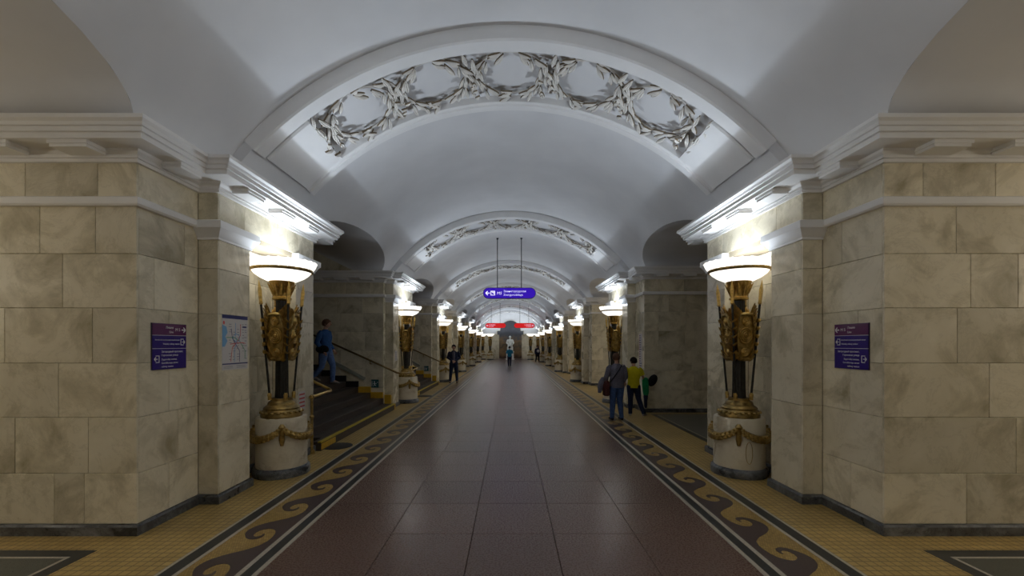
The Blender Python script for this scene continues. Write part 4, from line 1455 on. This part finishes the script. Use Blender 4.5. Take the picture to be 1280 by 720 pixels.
# man standing by the third left lamp, hands clasped in front
J = std_pose(); J.update(an_l=(.085, 0, .045), kn_l=(.07, -.012, .275), an_r=(-.095, -.01, .045), kn_r=(-.075, -.012, .275),
                         el_l=(.155, .03, .655), wr_l=(.035, -.095, .565), el_r=(-.155, .03, .655), wr_r=(-.03, -.095, .575))
r_, j_ = person('', (-2.70, 20.6, 0), .13, 1.83, J, dict(top='navy_cloth', top_name='jacket', legs='dark_denim', shoes='shoe', hair='hair_black', grow=1.06, z_lo=-.2))
tag(r_, 'man in dark jacket and jeans with clasped hands before the third left lamp', 'person')
m = MB(); m.loft([[(w * math.cos(t), -.130 + .0 + d * math.sin(t), z) for t in (2 * PI * k / 12 for k in range(12))] for z, w, d in ((1.05, .055, .012), (1.25, .06, .015), (1.42, .065, .02), (1.50, .05, .03))])
m.build('shirt', M['grey_knit'], r_, 60)
# woman in grey with shoulder bag, back to us
J = std_pose(); J.update(an_l=(.07, .0, .045), an_r=(-.07, .02, .045), el_l=(.165, .04, .66), wr_l=(.19, -.03, .55), el_r=(-.13, .03, .64), wr_r=(-.10, -.07, .53), twist=.1)
WR = PI + .12
r_, j_ = person('', (2.58, 10.5, 0), WR, 1.64, J, dict(top='grey_knit', top_name='sweater', legs='denim', shoes='shoe', hair='hair_brown', grow=1.16, z_lo=-.18), -.35)
tag(r_, 'woman in grey sweater and jeans seen from behind, shoulder strap across her back', 'person')
WOMAN = (Vector((2.58, 10.5, 0)), WR)
st = MB()
pts = []
for k in range(9):
    t = k / 8
    pts.append((-.10 + .30 * t, .125 + .03 * math.sin(PI * t), 1.36 - .42 * t))
st.tube(pts, [(.018, .006)] * 9, 6)
stp = st.build('bag_strap', M['black_cloth'], None, 60)
hb = empty('shoulder_bag', WOMAN[0], WR)
tag(hb, 'dark red shoulder bag at the hip of the woman in grey', 'bag')
stp.parent = hb
bg = MB(); rows = []
for z, w, d in ((.60, .10, .05), (.62, .145, .075), (.80, .15, .08), (.93, .12, .06), (.96, .09, .03)):
    rows.append([(.27 + d * math.cos(t), .02 + w * math.sin(t), z) for t in (2 * PI * k / 16 for k in range(16))])
bg.loft(rows); bg.build('bag_body', M['maroon'], hb, 50)
fl = MB(); fl.loft([[(.27 + d * math.cos(t), .02 + w * math.sin(t), z) for t in (2 * PI * k / 16 for k in range(16))] for z, w, d in ((.82, .155, .088), (.94, .125, .066), (.97, .08, .025))]); fl.build('bag_flap', M['maroon'], hb, 50)
# coat draped over her arm
ct = MB(); rows = []
for z, w, d, x in ((1.00, .13, .05, .25), (1.03, .15, .08, .26), (.93, .16, .10, .31), (.80, .13, .07, .37), (.66, .08, .03, .40)):
    rows.append([(x + d * math.cos(t), -.09 + w * math.sin(t) * (1 + .12 * math.sin(3 * t)), z) for t in (2 * PI * k / 16 for k in range(16))])
ct.loft(rows); ctm = ct.build('draped_coat', M['grey_knit'], None, 60); ctm.location = WOMAN[0]; ctm.rotation_euler = (0, 0, WR)
tag(ctm, 'grey coat draped over the arm of the woman with shoulder bag', 'coat')
# youth in yellow
J = std_pose(); J.update(an_l=(.055, .0, .045), kn_l=(.05, -.02, .275), an_r=(-.16, .05, .05), kn_r=(-.085, -.02, .285), toe_r=(-.05, -.075, -.03),
                         el_l=(.145, .03, .66), wr_l=(.135, -.06, .55), el_r=(-.15, .02, .665), wr_r=(-.175, -.08, .60))
YR = PI - .15
r_, j_ = person('', (3.18, 11.15, 0), YR, 1.52, J, dict(top='yellow_cloth', top_name='shirt', legs='dark_denim', shoes='shoe_light', hair='hair_black', grow=1.08, z_lo=-.22, sleeve=.7), .5)
tag(r_, 'dark-haired youth in bright yellow shirt beside the woman in grey', 'person')
gj = MB(); rows = []
for z, w, d, x in ((.98, .05, .05, .0), (.96, .10, .075, .0), (.80, .11, .085, .01), (.62, .12, .08, .02), (.52, .10, .06, .02)):
    rows.append([(-.30 - x + d * math.cos(t) * (1 + .1 * math.sin(4 * t)), -.10 + w * math.sin(t) * (1 + .1 * math.sin(3 * t)), z) for t in (2 * PI * k / 16 for k in range(16))])
gj.loft(rows); g = gj.build('green_jacket', M['green_cloth'], None, 60); g.location = (3.18, 11.15, 0); g.rotation_euler = (0, 0, YR)
tag(g, 'green jacket hanging over the arm of the youth in yellow', 'jacket')
bk = MB(); bk.ball((0, 0, 0), (.11, .10, .17), 14, 10); bp = bk.build('dark_bag', M['black_cloth'], None, 60)
bp.location = (3.18 + .53, 11.27, .90); bp.rotation_euler = (0, .5, 0)
tag(bp, 'small black bag held beyond the green jacket', 'bag')
jb = MB(); rows = []
for z, w, d, x in ((.53, .08, .05, .0), (.50, .09, .06, .0), (.40, .06, .045, .0), (.25, .055, .04, .0), (.20, .045, .03, 0)):
    rows.append([(-.31 - x + d * math.cos(t), -.06 + w * math.sin(t), z) for t in (2 * PI * k / 12 for k in range(12))])
jb.loft(rows); jb.build('jacket_lining', M['navy_cloth'], g, 60)
# man coming down the stairs, turned towards the hall (+x)
J = std_pose(); J.update(p=(0, 0, .53), kn_l=(.05, -.09, .30), an_l=(.055, -.085, .06), hip_l=(.05, -.01, .50), kn_r=(-.05, .03, .28), an_r=(-.055, .16, .13), toe_r=(0, -.08, -.045), toe_l=(0, -.09, -.025),
                         el_l=(.13, .03, .64), wr_l=(.10, -.07, .53), el_r=(-.14, .05, .64), wr_r=(-.12, -.04, .52), c=(0, -.01, .73), hd=(0, -.02, .925))
r_, j_ = person('', (-4.86, 11.35, RISE_ * 5 - .013), PI / 2 - .15, 1.74, J, dict(top='blue_cloth', top_name='jacket', legs='light_denim', shoes='shoe_light', hair='hair_brown', grow=1.06, z_lo=-.1), .25)
tag(r_, 'man in blue jacket and light jeans walking down the stairs', 'person')
wb = MB(); wb.ball((0, 0, 0), (.17, .11, .11), 14, 10)
w = wb.build('waist_bag', M['black_cloth'], None, 60); w.location = (-4.86, 11.16, RISE_ * 5 + .93); w.rotation_euler = (0, 0, .1)
tag(w, 'black bag at the hip of the man on the stairs', 'bag')
# visitor in teal facing the statue
J = std_pose(); J.update(el_l=(.15, -.02, .66), wr_l=(.07, -.12, .66), el_r=(-.15, -.02, .66), wr_r=(-.07, -.12, .66), an_l=(.045, 0, .045), an_r=(-.045, .0, .045))
r_, j_ = person('', (-.07, 35.5, 0), PI, 1.68, J, dict(top='teal_cloth', top_name='jacket', legs='navy_cloth', shoes='shoe', hair='hair_black', grow=1.12, z_lo=-.25))
tag(r_, 'person in teal jacket standing before the statue, back turned', 'person')
# passer-by near the far right lamps
J = std_pose(); J.update(an_l=(.06, -.12, .05), kn_l=(.055, -.08, .28), an_r=(-.06, .12, .06), kn_r=(-.055, .02, .28))
r_, j_ = person('', (2.68, 43.0, 0), .3, 1.72, J, dict(top='navy_cloth', top_name='jacket', legs='black_cloth', shoes='shoe', hair='hair_brown', grow=1.1))
tag(r_, 'walking person in navy jacket with pale bag far along the right lamps', 'person')
hb = MB(); hb.ball((0, 0, 0), (.13, .08, .15), 10, 8); hb = hb.build('pale_bag', M['white_cloth'], None, 60); hb.location = (2.74, 42.75, 1.15)
tag(hb, 'pale bag on the chest of the walking person in navy', 'bag')
# statue on its base
J = std_pose()
J.update(p=(0, .06, .30), c=(0, .05, .50), n=(0, .045, .618), hd=(0, .025, .705), sh_l=(.11, .05, .58), sh_r=(-.11, .05, .58),
         el_l=(.17, .02, .42), wr_l=(.14, -.13, .36), el_r=(-.17, .03, .42), wr_r=(-.07, -.13, .33),
         hip_l=(.055, .04, .285), kn_l=(.085, -.18, .285), an_l=(.08, -.15, .05), hip_r=(-.055, .04, .285), kn_r=(-.085, -.19, .27), an_r=(-.07, -.22, .05))
base = .98
SH = 2.38
r_, j_ = person('', (-.04, 51.4, base), 0, SH, J, dict(top='statue', top_name='coat', legs='statue', shoes='statue', hair='statue', grow=1.22, z_lo=-.12), statue=True)
tag(r_, 'large white marble statue of a man on a pedestal at the hall end', 'statue')
pd = MB(); pd.box(-.50, .50, -.72, .48, 0, .12); pd.box(-.44, .44, -.66, .42, .12, .90); pd.box(-.49, .49, -.71, .47, .90, .985)
pd = pd.build('pedestal', M['statue'], r_); pd.location = (0, 0, -base)
sb = MB(); sb.cbox(-.36, .36, -.10, .40, 0, .225 * SH, .03)
sb.build('bench', M['statue'], r_)

# turn the skeletons into skin
bpy.context.view_layer.update()
dg = bpy.context.evaluated_depsgraph_get()
for o, cu, mat, parent, m4 in TEXTS:
    me = bpy.data.meshes.new_from_object(o.evaluated_get(dg))
    me.name = 'lettering'
    bpy.data.objects.remove(o)
    link('lettering', me, parent, m4)
done = []
for body, hands, hm, root, mat in PENDING:
    me = bpy.data.meshes.new_from_object(body.evaluated_get(dg))
    done.append((me, body, hands, hm, root, mat))
for me, body, hands, hm, root, mat in done:
    m = MB()
    m.add([v.co.copy() for v in me.vertices], [tuple(p.vertices) for p in me.polygons])
    m.join(hands).join(hm)
    m.build('body', mat, root, 80)
    bpy.data.objects.remove(body)
    bpy.data.meshes.remove(me)
